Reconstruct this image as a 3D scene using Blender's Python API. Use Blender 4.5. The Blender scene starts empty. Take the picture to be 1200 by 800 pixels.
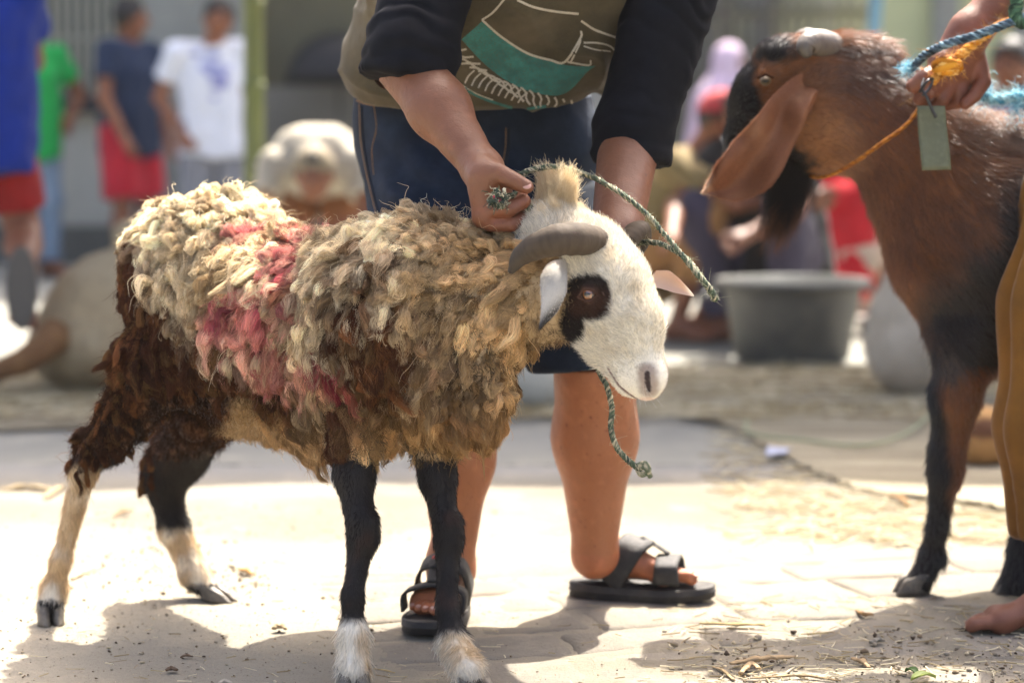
import bpy, math, random
import numpy as np
from mathutils import Vector, Matrix
from mathutils.bvhtree import BVHTree
R = math.radians
rng = np.random.default_rng(7)
random.seed(7)
SC = bpy.context.scene
COL = SC.collection
# ------------------------------------------------------------------ camera
CAM_H, FPX, PITCH = 0.907, 85 / 36 * 1200, math.atan(256 / (85 / 36 * 1200))
cam_d = bpy.data.cameras.new('camera')
cam_d.lens = 85; cam_d.sensor_width = 36; cam_d.clip_start = 0.05; cam_d.clip_end = 500
cam_d.dof.use_dof = True; cam_d.dof.focus_distance = 3.97; cam_d.dof.aperture_fstop = 2.3
cam = bpy.data.objects.new('camera', cam_d); COL.objects.link(cam)
cam.location = (0, 0, CAM_H); cam.rotation_euler = (R(90) - PITCH, 0, 0)
SC.camera = cam
# ------------------------------------------------------------------ sky, sun, exposure
SUN = Vector((0.20, 0.58, 1.0)).normalized()
w = bpy.data.worlds.new("World"); SC.world = w; w.use_nodes = True
nt = w.node_tree
sky = nt.nodes.new('ShaderNodeTexSky'); sky.sky_type = 'NISHITA'; sky.sun_disc = False
sky.air_density = .6; sky.dust_density = 7.0; sky.ozone_density = .1
sky.sun_elevation = math.asin(SUN.z); sky.sun_rotation = math.atan2(SUN.x, SUN.y)
nt.links.new(sky.outputs[0], nt.nodes['Background'].inputs[0])
nt.nodes['Background'].inputs[1].default_value = 0.15
sd = bpy.data.lights.new('sun', 'SUN'); sd.energy = 3.6; sd.angle = R(0.5); sd.color = (1.0, 0.945, 0.86)
so = bpy.data.objects.new('sun', sd); COL.objects.link(so)
so.rotation_euler = SUN.to_track_quat('Z', 'Y').to_euler()
SC.view_settings.view_transform = 'Standard'; SC.view_settings.look = 'None'
SC.view_settings.gamma = 1; SC.view_settings.exposure = 2.1
SC.render.engine = 'CYCLES'
SC.cycles.use_denoising = True
SC.cycles.max_bounces = 8; SC.cycles.diffuse_bounces = 4; SC.cycles.transparent_max_bounces = 8
SC.cycles.sample_clamp_indirect = 6
SC.cycles_curves.shape = 'RIBBONS' if hasattr(SC, 'cycles_curves') else 'RIBBONS'

# ------------------------------------------------------------------ helpers
_s, _c = math.sin(PITCH), math.cos(PITCH)
def P(px, py, Y):
    """real place of something seen at photo pixel px,py and standing Y metres away"""
    u, v = (px - 600) / FPX, (400 - py) / FPX
    dy, dz = _c + _s * v, -_s + _c * v
    return np.array((u / dy * Y, Y, CAM_H + dz / dy * Y))
def G(px, py):
    """the same for a point of the ground"""
    u, v = (px - 600) / FPX, (400 - py) / FPX
    dy, dz = _c + _s * v, -_s + _c * v
    t = -CAM_H / dz
    return np.array((u * t, dy * t, 0.0))
def pr(r, Y): return r * Y / FPX
def proj(p):
    p = np.atleast_2d(p); x, y, z = p[:, 0], p[:, 1], p[:, 2] - CAM_H
    dep = y * _c - z * _s
    return 600 + FPX * x / dep, 400 - FPX * (z * _c + y * _s) / dep
def A(*v): return np.array(v, float)
def unit(v):
    v = np.asarray(v, float); return v / (np.linalg.norm(v, axis=-1, keepdims=True) + 1e-12)
def lin(h):
    c = [int(h[i:i + 2], 16) / 255 for i in (0, 2, 4)]
    return np.array([x / 12.92 if x <= .04045 else ((x + .055) / 1.055) ** 2.4 for x in c])

def _hash(ix, iy, iz, seed):
    n = (ix.astype(np.int64) * 73856093) ^ (iy.astype(np.int64) * 19349663) ^ (iz.astype(np.int64) * 83492791) ^ (seed * 2654435761)
    n = (n ^ (n >> 13)) * 1274126177 & 0xffffffff
    n = (n ^ (n >> 16)) & 0xffff
    return n / 65535.0
def vnoise(p, f=1.0, seed=0):
    p = np.atleast_2d(p) * f
    i = np.floor(p).astype(np.int64); t = p - i; t = t * t * (3 - 2 * t)
    o = 0
    for a in (0, 1):
        for b in (0, 1):
            for c in (0, 1):
                wgt = (t[:, 0] if a else 1 - t[:, 0]) * (t[:, 1] if b else 1 - t[:, 1]) * (t[:, 2] if c else 1 - t[:, 2])
                o = o + wgt * _hash(i[:, 0] + a, i[:, 1] + b, i[:, 2] + c, seed)
    return o * 2 - 1
def fbm(p, f=1.0, seed=0, n=3):
    o, a = 0, 1.0
    for k in range(n):
        o = o + a * vnoise(p, f * 2 ** k, seed + k); a *= .5
    return o / 1.75
def sstep(a, b, x):
    t = np.clip((x - a) / (b - a), 0, 1); return t * t * (3 - 2 * t)
def mixc(a, b, t):
    t = np.asarray(t)[..., None]; return a * (1 - t) + b * t

# ---- objects
def link(o, parent=None):
    COL.objects.link(o)
    if parent is not None:
        o.parent = parent; o.matrix_parent_inverse = Matrix.Translation(-Vector(parent.location))
    return o
def tag(o, label=None, cat=None, group=None, kind=None):
    if label: o['label'] = label
    if cat: o['category'] = cat
    if group: o['group'] = group
    if kind: o['kind'] = kind
    return o
def empty(name, loc, label, cat, group=None):
    o = bpy.data.objects.new(name, None); o.location = loc; o.empty_display_size = .1
    COL.objects.link(o)
    return tag(o, label, cat, group)
def mkmesh(name, V, F, mat=None, parent=None, smooth=True, col=None, uv=None):
    me = bpy.data.meshes.new(name)
    V = np.asarray(V, np.float32)
    if isinstance(F, np.ndarray) and F.ndim == 2:
        n, k = F.shape
        me.vertices.add(len(V)); me.vertices.foreach_set('co', V.ravel())
        me.loops.add(n * k); me.loops.foreach_set('vertex_index', F.astype(np.int32).ravel())
        me.polygons.add(n); me.polygons.foreach_set('loop_start', np.arange(0, n * k, k, dtype=np.int32))
        me.polygons.foreach_set('loop_total', np.full(n, k, np.int32))
        me.update(calc_edges=True); me.validate()
    else:
        me.from_pydata([tuple(map(float, v)) for v in V], [], [tuple(int(i) for i in f) for f in F]); me.update()
    if smooth: me.polygons.foreach_set('use_smooth', np.ones(len(me.polygons), bool))
    if col is not None:
        at = me.color_attributes.new('Col', 'FLOAT_COLOR', 'POINT')
        c = np.ones((len(V), 4), np.float32); c[:, :3] = col
        at.data.foreach_set('color', c.ravel())
    o = bpy.data.objects.new(name, me)
    if mat: me.materials.append(mat)
    return link(o, parent)
class MB:
    """collects pieces for ONE mesh"""
    def __init__(s): s.V = []; s.F = []; s.n = 0; s.C = []
    def add(s, V, F, col=None):
        V = np.asarray(V, float); s.V.append(V)
        s.F += [tuple(int(i) + s.n for i in f) for f in F]; s.n += len(V)
        s.C.append(np.tile(A(1, 1, 1) if col is None else np.asarray(col, float), (len(V), 1)) if col is None or np.ndim(col) == 1 else np.asarray(col))
        return s
    def build(s, name, mat, parent=None, smooth=True, col=False):
        return mkmesh(name, np.vstack(s.V), s.F, mat, parent, smooth, np.vstack(s.C) if col else None)
def bevel(o, wdt=.005, seg=2):
    m = o.modifiers.new('b', 'BEVEL'); m.width = wdt; m.segments = seg; m.limit_method = 'ANGLE'
    return o
def box(c, s, rz=0, ry=0, rx=0):
    c = A(*c); h = A(*s) / 2
    V = np.array([[x, y, z] for x in (-1, 1) for y in (-1, 1) for z in (-1, 1)]) * h
    M = np.array((Matrix.Rotation(rz, 3, 'Z') @ Matrix.Rotation(ry, 3, 'Y') @ Matrix.Rotation(rx, 3, 'X')))
    return V @ M.T + c, [(0, 1, 3, 2), (4, 6, 7, 5), (0, 4, 5, 1), (2, 3, 7, 6), (0, 2, 6, 4), (1, 5, 7, 3)]
def frames(pts):
    pts = np.asarray(pts, float); T = unit(np.gradient(pts, axis=0))
    n = unit(np.cross(T[0], A(0, 0, 1) if abs(T[0][2]) < .9 else A(1, 0, 0))); N = [n]
    for i in range(1, len(T)):
        n = N[-1] - T[i] * np.dot(N[-1], T[i]); N.append(unit(n))
    N = np.array(N); return T, N, np.cross(T, N)
def tube(pts, rad, ns=8, cap=True, prof=None, flat=1.0):
    pts = np.asarray(pts, float); n = len(pts); rad = np.broadcast_to(rad, n)
    T, N, B = frames(pts); a = np.arange(ns) / ns * 2 * np.pi
    V = pts[:, None] + rad[:, None, None] * (np.cos(a)[None, :, None] * N[:, None] + flat * np.sin(a)[None, :, None] * B[:, None])
    V = V.reshape(-1, 3); F = []
    for i in range(n - 1):
        for j in range(ns):
            k = (j + 1) % ns
            F.append((i * ns + j, i * ns + k, (i + 1) * ns + k, (i + 1) * ns + j))
    if cap:
        F.append(tuple(range(ns - 1, -1, -1))); F.append(tuple((n - 1) * ns + j for j in range(ns)))
    return V, F
def spline(pts, n):
    pts = np.asarray(pts, float); m = len(pts)
    q = np.vstack([2 * pts[0] - pts[1], pts, 2 * pts[-1] - pts[-2]])
    t = np.linspace(0, m - 1 - 1e-6, n); i = t.astype(int); f = (t - i)[:, None]
    a, b, c, d = q[i], q[i + 1], q[i + 2], q[i + 3]
    return .5 * (2 * b + (c - a) * f + (2 * a - 5 * b + 4 * c - d) * f ** 2 + (3 * b - a - 3 * c + d) * f ** 3)
def lathe(prof, n=32, ctr=(0, 0, 0)):
    prof = np.asarray(prof, float); a = np.arange(n) / n * 2 * np.pi; V = []
    for r, z in prof:
        V += [(r * math.cos(t) + ctr[0], r * math.sin(t) + ctr[1], z + ctr[2]) for t in a]
    F = [(i * n + j, i * n + (j + 1) % n, (i + 1) * n + (j + 1) % n, (i + 1) * n + j) for i in range(len(prof) - 1) for j in range(n)]
    return V, F

# ---- signed distance bodies: one continuous skin from tapered limbs and ellipsoids
def rc(a, b, ra, rb, k=.02, op='u', cut=(), sc=None):
    return dict(t='rc', a=A(*a), b=A(*b), ra=ra, rb=rb, k=k, op=op, cut=cut)
def el(c, r, axes=None, k=.02, op='u', cut=()):
    return dict(t='el', c=A(*c), r=A(*r), M=np.eye(3) if axes is None else np.array(axes, float), k=k, op=op, cut=cut)
def prim_bb(p):
    if p['t'] == 'rc':
        m = max(p['ra'], p['rb'])
        return np.minimum(p['a'] - p['ra'], p['b'] - p['rb']), np.maximum(p['a'] + p['ra'], p['b'] + p['rb'])
    m = np.sqrt(((p['M'] * p['r'][:, None]) ** 2).sum(0))
    return p['c'] - m, p['c'] + m
def prim_d(p, X, Y, Z):
    if p['t'] == 'rc':
        ba = p['b'] - p['a']; l2 = max(ba @ ba, 1e-12)
        qx, qy, qz = X - p['a'][0], Y - p['a'][1], Z - p['a'][2]
        h = np.clip((qx * ba[0] + qy * ba[1] + qz * ba[2]) / l2, 0, 1)
        d = np.sqrt((qx - h * ba[0]) ** 2 + (qy - h * ba[1]) ** 2 + (qz - h * ba[2]) ** 2) - (p['ra'] + (p['rb'] - p['ra']) * h)
    else:
        qx, qy, qz = X - p['c'][0], Y - p['c'][1], Z - p['c'][2]
        M, r = p['M'], p['r']
        l = [(qx * M[i][0] + qy * M[i][1] + qz * M[i][2]) for i in range(3)]
        k0 = np.sqrt(sum((l[i] / r[i]) ** 2 for i in range(3))); k1 = np.sqrt(sum((l[i] / r[i] ** 2) ** 2 for i in range(3)))
        d = k0 * (k0 - 1) / (k1 + 1e-9)
    for (pt, nn) in p['cut']:
        pt, nn = A(*pt), unit(A(*nn))
        d = np.maximum(d, (X - pt[0]) * nn[0] + (Y - pt[1]) * nn[1] + (Z - pt[2]) * nn[2])
    return d
def sdf_mesh(prims, h, gcut=(), disp=None):
    bbs = [prim_bb(p) for p in prims if p['op'] == 'u']
    lo = np.min([b[0] for b in bbs], 0) - 3 * h - .005; hi = np.max([b[1] for b in bbs], 0) + 3 * h + .005
    n = np.ceil((hi - lo) / h).astype(int) + 1
    ax = [lo[i] + h * np.arange(n[i]) for i in range(3)]
    D = np.full(n, 1.0, np.float32)
    for p in prims:
        a, b = prim_bb(p); m = p['k'] + 3 * h
        i0 = np.clip(np.floor((a - m - lo) / h).astype(int), 0, n - 1); i1 = np.clip(np.ceil((b + m - lo) / h).astype(int) + 1, 1, n)
        if (i1 <= i0).any(): continue
        sl = tuple(slice(i0[i], i1[i]) for i in range(3))
        X, Y, Z = ax[0][sl[0]][:, None, None], ax[1][sl[1]][None, :, None], ax[2][sl[2]][None, None, :]
        d = prim_d(p, X, Y, Z); k = max(p['k'], 1e-5); O = D[sl]
        if p['op'] == 'u':
            hh = np.clip(k - np.abs(O - d), 0, None) / k
            D[sl] = np.minimum(O, d) - hh * hh * k * .25
        else:
            hh = np.clip(k - np.abs(O + d), 0, None) / k
            D[sl] = np.maximum(O, -d) + hh * hh * k * .25
    for (pt, nn) in gcut:
        pt, nn = A(*pt), unit(A(*nn))
        g = (ax[0][:, None, None] - pt[0]) * nn[0] + (ax[1][None, :, None] - pt[1]) * nn[1] + (ax[2][None, None, :] - pt[2]) * nn[2]
        D = np.maximum(D, g)
    D[0] = D[-1] = 1; D[:, 0] = D[:, -1] = 1; D[:, :, 0] = D[:, :, -1] = 1
    D[D == 0] = 1e-6
    S = D < 0
    C = [(i, j, k) for i in (0, 1) for j in (0, 1) for k in (0, 1)]
    sub = lambda Arr, c: Arr[c[0]:n[0] - 1 + c[0], c[1]:n[1] - 1 + c[1], c[2]:n[2] - 1 + c[2]]
    cnt = sum(sub(S, c).astype(np.int8) for c in C)
    act = (cnt > 0) & (cnt < 8)
    idx = np.argwhere(act); vid = np.full(act.shape, -1, np.int64); vid[act] = np.arange(len(idx))
    vals = np.stack([D[idx[:, 0] + c[0], idx[:, 1] + c[1], idx[:, 2] + c[2]] for c in C], 1)
    acc = np.zeros((len(idx), 3)); num = np.zeros(len(idx))
    for e0 in range(8):
        for e1 in range(e0 + 1, 8):
            c0, c1 = np.array(C[e0]), np.array(C[e1])
            if np.abs(c0 - c1).sum() != 1: continue
            a, b = vals[:, e0], vals[:, e1]; m = (a < 0) != (b < 0)
            t = np.where(m, a / np.where(m, a - b, 1), 0)
            acc += m[:, None] * (c0 + t[:, None] * (c1 - c0)); num += m
    V = lo + h * (idx + acc / num[:, None])
    Q = []
    for axis in range(3):
        sl0 = [slice(1, -1)] * 3; sl1 = [slice(1, -1)] * 3
        sl0[axis] = slice(0, -1); sl1[axis] = slice(1, None)
        a, b = S[tuple(sl0)], S[tuple(sl1)]
        e = np.argwhere(a != b); fl = a[tuple(e.T)]
        off = np.ones(3, int); off[axis] = 0; e = e + off
        o1, o2 = [(1, 2), (2, 0), (0, 1)][axis]
        def cell(d1, d2):
            q = e.copy(); q[:, o1] -= d1; q[:, o2] -= d2
            return vid[tuple(q.T)]
        q = np.stack([cell(1, 1), cell(0, 1), cell(0, 0), cell(1, 0)], 1)
        q[~fl] = q[~fl][:, ::-1]
        Q.append(q)
    Q = np.vstack(Q); Q = Q[(Q >= 0).all(1)]
    return V, Q
def vnormals(V, Q):
    n = np.cross(V[Q[:, 2]] - V[Q[:, 0]], V[Q[:, 3 % Q.shape[1]]] - V[Q[:, 1]])
    if Q.shape[1] == 3: n = np.cross(V[Q[:, 1]] - V[Q[:, 0]], V[Q[:, 2]] - V[Q[:, 0]])
    N = np.zeros_like(V)
    for k in range(Q.shape[1]): np.add.at(N, Q[:, k], n)
    return unit(N)
def sample(V, Q, count, seed=0):
    r = np.random.default_rng(seed)
    T = np.vstack([Q[:, [0, 1, 2]], Q[:, [0, 2, 3]]]); a, b, c = V[T[:, 0]], V[T[:, 1]], V[T[:, 2]]
    cr = np.cross(b - a, c - a); ar = np.linalg.norm(cr, axis=1); cum = np.cumsum(ar)
    i = np.searchsorted(cum, r.random(count) * cum[-1]); i = np.clip(i, 0, len(T) - 1)
    u, v = r.random(count), r.random(count); m = u + v > 1; u[m], v[m] = 1 - u[m], 1 - v[m]
    N = vnormals(V, Q); w0 = (1 - u - v)[:, None]; u, v = u[:, None], v[:, None]
    return a[i] * w0 + b[i] * u + c[i] * v, unit(N[T[i, 0]] * w0 + N[T[i, 1]] * u + N[T[i, 2]] * v), cum[-1] / 2
def thin(p, cellsz):
    k = np.floor(p / cellsz).astype(np.int64); key = k[:, 0] * 1000003 ^ k[:, 1] * 10007 ^ k[:, 2]
    _, i = np.unique(key, return_index=True); return i
def curves(name, pos, rad, col, mat, parent):
    """pos (N,S,3), rad (N,S) or (S,), col (N,3) or (N,S,3)"""
    N_, S_ = pos.shape[:2]
    cv = bpy.data.hair_curves.new(name); cv.add_curves([S_] * N_)
    cv.attributes['position'].data.foreach_set('vector', pos.astype(np.float32).ravel())
    ra = cv.attributes.get('radius') or cv.attributes.new('radius', 'FLOAT', 'POINT')
    ra.data.foreach_set('value', np.broadcast_to(rad, (N_, S_)).astype(np.float32).ravel())
    if col.ndim == 2: col = np.repeat(col[:, None], S_, 1)
    c = np.ones((N_, S_, 4), np.float32); c[:, :, :3] = np.clip(col, 0, 1)
    at = cv.attributes.new('Col', 'FLOAT_COLOR', 'POINT'); at.data.foreach_set('color', c.ravel())
    cv.materials.append(mat)
    o = bpy.data.objects.new(name, cv); link(o, parent); o['kind'] = 'stuff'
    return o
def fur(name, pts, nrm, flow, L, lift, mat, parent, colf, S=5, r=.00035, jit=.35, seed=1, curl=0.0, grav=0.0):
    g = np.random.default_rng(seed); n = len(pts)
    fl = flow - nrm * (flow * nrm).sum(1, keepdims=True)
    d = unit(unit(fl) * (1 - lift) + nrm * lift + g.normal(0, jit, (n, 3)) * .5)
    L = np.broadcast_to(L, n) * g.uniform(.6, 1.3, n)
    t = np.linspace(0, 1, S)[None, :, None]
    bend = unit(fl) * .45 - nrm * .25 * (1 - lift) + g.normal(0, jit * .6, (n, 3)) + A(0, 0, -grav)
    pos = pts[:, None] - nrm[:, None] * .0008 + (d[:, None] * t + bend[:, None] * t * t * .5) * L[:, None, None]
    if curl: pos += g.normal(0, curl, (n, S, 3)) * t
    c = colf(pts) * g.uniform(.65, 1.35, (n, 1))
    rr = r * np.array([1, 1, .9, .6, .15])[np.linspace(0, 4, S).astype(int)]
    return curves(name, pos, rr[None], c, mat, parent)

# ------------------------------------------------------------------ materials
MATS = {}
def mat(name, col=(.5, .5, .5), rough=.7, bump=None, var=None, attr=False, metal=0, spec=.5, sss=0, trans=0, sheen=0, coat=0, extra=None):
    """bump = list of (scale, strength, distance); var = list of (scale, colour2, lo, hi[, stretch])"""
    if name in MATS: return MATS[name]
    m = bpy.data.materials.new(name); MATS[name] = m; m.use_nodes = True
    n, l = m.node_tree.nodes, m.node_tree.links; b = n['Principled BSDF']
    b.inputs['Roughness'].default_value = rough; b.inputs['Metallic'].default_value = metal
    b.inputs['Specular IOR Level'].default_value = spec
    if sheen: b.inputs['Sheen Weight'].default_value = sheen
    if coat: b.inputs['Coat Weight'].default_value = coat
    if sss:
        b.inputs['Subsurface Weight'].default_value = sss
        b.inputs['Subsurface Radius'].default_value = (.012, .004, .002); b.inputs['Subsurface Scale'].default_value = 1
    tc = n.new('ShaderNodeTexCoord')
    if attr:
        a = n.new('ShaderNodeAttribute'); a.attribute_name = 'Col'; c = a.outputs['Color']
    else:
        a = n.new('ShaderNodeRGB'); a.outputs[0].default_value = (*col, 1); c = a.outputs[0]
    for v in (var or []):
        nz = n.new('ShaderNodeTexNoise'); nz.inputs['Scale'].default_value = v[0]; nz.inputs['Detail'].default_value = 6
        nz.inputs['Roughness'].default_value = .65
        if len(v) > 4:
            mp = n.new('ShaderNodeMapping'); mp.inputs['Scale'].default_value = v[4]; l.new(tc.outputs['Object'], mp.inputs[0]); l.new(mp.outputs[0], nz.inputs[0])
        else: l.new(tc.outputs['Object'], nz.inputs[0])
        mr = n.new('ShaderNodeMapRange'); mr.inputs[1].default_value = v[2]; mr.inputs[2].default_value = v[3]
        l.new(nz.outputs[0], mr.inputs[0])
        mx = n.new('ShaderNodeMix'); mx.data_type = 'RGBA'
        l.new(mr.outputs[0], mx.inputs[0]); l.new(c, mx.inputs[6]); mx.inputs[7].default_value = (*v[1], 1)
        if attr and v[1] is None: pass
        c = mx.outputs[2]
    l.new(c, b.inputs['Base Color'])
    prev = None
    for bp in (bump or []):
        nz = n.new('ShaderNodeTexNoise'); nz.inputs['Scale'].default_value = bp[0]; nz.inputs['Detail'].default_value = 5
        if len(bp) > 3:
            mp = n.new('ShaderNodeMapping'); mp.inputs['Scale'].default_value = bp[3]; l.new(tc.outputs['Object'], mp.inputs[0]); l.new(mp.outputs[0], nz.inputs[0])
        else: l.new(tc.outputs['Object'], nz.inputs[0])
        bm_ = n.new('ShaderNodeBump'); bm_.inputs['Strength'].default_value = bp[1]; bm_.inputs['Distance'].default_value = bp[2]
        l.new(nz.outputs[0], bm_.inputs['Height'])
        if prev: l.new(prev, bm_.inputs['Normal'])
        prev = bm_.outputs[0]
    if prev: l.new(prev, b.inputs['Normal'])
    if trans:
        tr = n.new('ShaderNodeBsdfTranslucent'); l.new(c, tr.inputs[0])
        ms = n.new('ShaderNodeMixShader'); ms.inputs[0].default_value = trans
        l.new(b.outputs[0], ms.inputs[1]); l.new(tr.outputs[0], ms.inputs[2])
        l.new(ms.outputs[0], n['Material Output'].inputs[0])
    return m
def cloth(name, hexc='808080', var=.25, rough=.85, sc=14):
    if name in MATS: return MATS[name]
    c = lin(hexc); return mat(name, c, rough, bump=[(900, .25, .0006), (35, .3, .004)], var=[(sc, c * (1 - var), .35, .75)], sheen=.1, spec=.2)
skin_m = mat('skin_tan', lin('a87450'), .5, bump=[(260, .25, .0012), (900, .15, .0004)], var=[(9, lin('8f5238'), .45, .85), (55, lin('94583c'), .55, .8), (240, lin('6f3a2a'), .72, .85)], sss=.12, spec=.45)
skin_d = mat('skin_brown', lin('7d4a33'), .48, bump=[(260, .3, .0014)], var=[(10, lin('643322'), .4, .8), (90, lin('54291c'), .6, .85)], sss=.08, spec=.45)
skin_b = mat('skin_background', lin('8c5a3e'), .55, var=[(6, lin('74452f'), .4, .8)])
hair_m = mat('black_hair', lin('15110f'), .5, bump=[(120, .8, .004)])
wool_m = mat('wool', attr=True, rough=.95, spec=.05, bump=[(600, .9, .002, (1, 1, .25)), (150, .7, .004)])
fibre_m = mat('wool_fibre', attr=True, rough=.8, spec=.15, trans=.35)
coat_m = mat('short_coat', attr=True, rough=.62, spec=.3, bump=[(520, .5, .0012), (60, .2, .002)])
hairs_m = mat('short_hair', attr=True, rough=.5, spec=.35, trans=.2)
hoof_m = mat('hoof', lin('4a443c'), .45, bump=[(90, .5, .002, (1, 1, 6))], var=[(40, lin('847a68'), .4, .75)])
horn_m = mat('horn', attr=True, rough=.75, bump=[(260, .6, .0012), (60, .45, .002)], spec=.2, var=[(120, lin('3a342d'), .55, .85)])

# ================================================================== THE SHEEP
CREAM, TAN, BROWN, BLACKW, RED = lin('eadcbe'), lin('c09c68'), lin('4a2c1c'), lin('1c130e'), lin('b8324a')
WHITE, DARKH = lin('e2dac8'), lin('17110e')
RC_, SH_ = P(252, 328, 4.36), P(475, 378, 4.00)
ax_s = unit(A(*(SH_ - RC_)[:2], 0)); near_s = A(ax_s[1], -ax_s[0], 0)
if near_s[1] > 0: near_s = -near_s
def sheep_side_px(p):
    """side-view coordinates of the sheep's coat, the same for both flanks"""
    d = (p - RC_) @ near_s
    q = p + np.outer(np.where(d < 0, -2 * d, 0), near_s)
    return proj(q)
def blob(x, y, cx, cy, rx, ry, n, soft=.35, amp=.45):
    d = np.sqrt(((x - cx) / rx) ** 2 + ((y - cy) / ry) ** 2) + n * amp
    return 1 - sstep(1 - soft, 1 + soft, d)
def wool_colour(p):
    x, y = sheep_side_px(p); n = fbm(p, 14, 3); n2 = fbm(p, 45, 9); n3 = fbm(p, 7, 21)
    c = mixc(CREAM, lin('a3916e'), sstep(-.3, .5, n)); flank = sstep(250, 330, y + n * 25); c = mixc(c, lin('b09c7c'), flank * (.45 + .4 * n2)); c = mixc(c, lin('e2d6b8'), sstep(.3, .6, vnoise(p, 60, 51)) * .5 * (1 - flank * .5))
    c = mixc(c, TAN, sstep(430, 560, x + n * 50) * .55)
    c = mixc(c, lin('bd945c'), sstep(400, 500, y + n * 40) * .6)
    c = mixc(c, lin('94703e'), sstep(.25, .7, n2) * .4)
    # dark hindquarter and lower flank
    bx = np.interp(x, [120, 150, 180, 215, 260, 300, 340, 370], [282, 292, 320, 355, 390, 415, 440, 480])
    m = sstep(-22, 22, y - bx + n * 34 + vnoise(p, 80, 61) * 30) * (1 - sstep(385, 420, x + n * 20))
    m = np.maximum(m, blob(x, y, 150, 300, 28, 45, n))
    m = np.maximum(m, blob(x, y, 432, 408, 56, 84, n + vnoise(p, 75, 63) * 1.3)); m = np.maximum(m, .7 * blob(x, y, 520, 430, 55, 70, n + vnoise(p, 75, 64) * 1.8 + .7)); m = np.maximum(m, blob(x, y, 392, 500, 26, 70, n))
    m = np.maximum(m, blob(x, y, 358, 228, 24, 12, n)); m = np.maximum(m, blob(x, y, 540, 470, 50, 25, n + n2) * .5)
    m = m * (1 - .7 * blob(x, y, 470, 510, 80, 26, n * .6))
    m = m * (1 - .85 * blob(x, y, 285, 490, 20, 38, n)) * (1 - .8 * blob(x, y, 335, 497, 62, 22, n)); m = np.maximum(m, blob(x, y, 392, 520, 18, 46, n) )
    dk = mixc(BROWN, BLACKW, sstep(-.25, .45, n3 + n2 * .5) * .6); dk = mixc(dk, lin('8a5a34'), sstep(.0, .6, vnoise(p, 75, 66)) * .55)
    c = mixc(c, dk, m)
    r = np.maximum.reduce([blob(x, y, 290, 358, 46, 30, n), blob(x, y, 352, 305, 17, 46, n), blob(x, y, 300, 278, 30, 12, n),
                           blob(x, y, 335, 412, 55, 20, n2) * .8, blob(x, y, 512, 240, 16, 18, n2 * .5), blob(x, y, 440, 243, 24, 8, n2) * .6,
                           blob(x, y, 380, 420, 16, 22, n2) * .7, blob(x, y, 380, 240, 34, 12, n) * .5])
    return mixc(c, mixc(lin('a8344a'), lin('b04a5e'), sstep(-.2, .5, n2)), np.clip(r * (.72 + .5 * n2), 0, .88))
def leg_colour(p):
    x, y = proj(p); n = fbm(p, 30, 5); c = np.tile(DARKH, (len(p), 1)); c = mixc(c, lin('3a2418'), sstep(.1, .6, n) * .5)
    white = np.zeros(len(p))
    # each shank by the leg it belongs to
    hind_near = (x < 150) & (p[:, 2] < .5); hind_far = (x > 155) & (x < 300) & (y > 480)
    front = (x > 380) & (y > 480)
    white = np.where(hind_near, sstep(545, 556, y + n * 10), white)
    white = np.where(hind_far, sstep(612, 622, y + n * 8), white)
    white = np.where(front & (x < 470), sstep(722, 732, y + n * 8), white)
    white = np.where(front & (x >= 470), sstep(736, 750, y + n * 10), white)
    wc = mixc(WHITE, lin('bb9a68'), sstep(-.2, .7, n + .55 * (hind_near | hind_far)) * .8)
    c = mixc(c, wc, white)
    c = np.where((hind_near & (y > 702))[:, None], DARKH, c); c = np.where((hind_far & (y > 683))[:, None], DARKH * 1.5, c)
    return c
C0 = P(697, 310, 3.87); C1 = P(754, 448, 3.79)
f_h = unit(C1 - C0); h_h = unit(A(f_h[0], f_h[1], 0)); d_h = unit(h_h - (h_h @ f_h) * f_h); s_h = np.cross(f_h, d_h)
if s_h[1] < 0: s_h = -s_h
HM = np.array([f_h, d_h, s_h])
def H(a, b, c): return C0 + a * f_h + b * d_h + c * s_h
def head_px(p):
    c = (p - C0) @ s_h
    return proj(p + np.outer(np.where(c > 0, -2 * c, 0), s_h)), (p - C0) @ f_h, (p - C0) @ d_h, c
def nostril_d(p):
    return np.minimum.reduce([np.linalg.norm(p - H(.212 + .024 * k, .036 - .016 * k, s_ * (.0245 - .005 * k)), axis=1) for k in (0, .25, .5, .75, 1) for s_ in (-1, 1)])
def head_colour(p):
    (x, y), a, b, c = head_px(p); n = fbm(p, 40, 7); n2 = fbm(p, 150, 17)
    col = mixc(WHITE, lin('cdbb98'), sstep(0, .7, n) * .5)
    sq = lambda cx, cy, rx, ry: 1 - sstep(.9, 1.1, (np.abs((x - cx) / rx) ** 3 + np.abs((y - cy) / ry) ** 3) ** .333 + n2 * .10 + n * .12)
    k = np.maximum(sq(690, 350, 27, 26), sq(664, 382, 23, 24)) * (np.abs(c) > .02)
    col = mixc(col, lin('1b100c'), k)
    col = mixc(col, lin('5c3826'), blob(x, y, 690, 355, 26, 17, n, .4) * .45)
    ns = nostril_d(p)
    col = mixc(col, lin('7c645a'), sstep(.024, .009, ns + n2 * .003) * .75); col = mixc(col, lin('2c1d1a'), sstep(.0062, .0038, ns + n2 * .001))
    mo = np.abs(b - np.interp(a, [.162, .200, .238], [-.036, -.030, -.016])); col = mixc(col, lin('5c3d34'), sstep(.0045, .0015, mo) * sstep(.160, .168, a) * .9)
    col = mixc(col, lin('c98f7c'), blob(x, y, 757, 472, 12, 6, n) * .4)
    return col
def eye_frame(s):
    out = unit(s_h * s + f_h * .12 + d_h * .22); q_ = unit(d_h * .80 + f_h * .42)
    t1 = unit(q_ - (q_ @ out) * out); t2 = np.cross(out, t1); return H(.057, .012, .0462 * s), out, t1, t2
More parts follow.
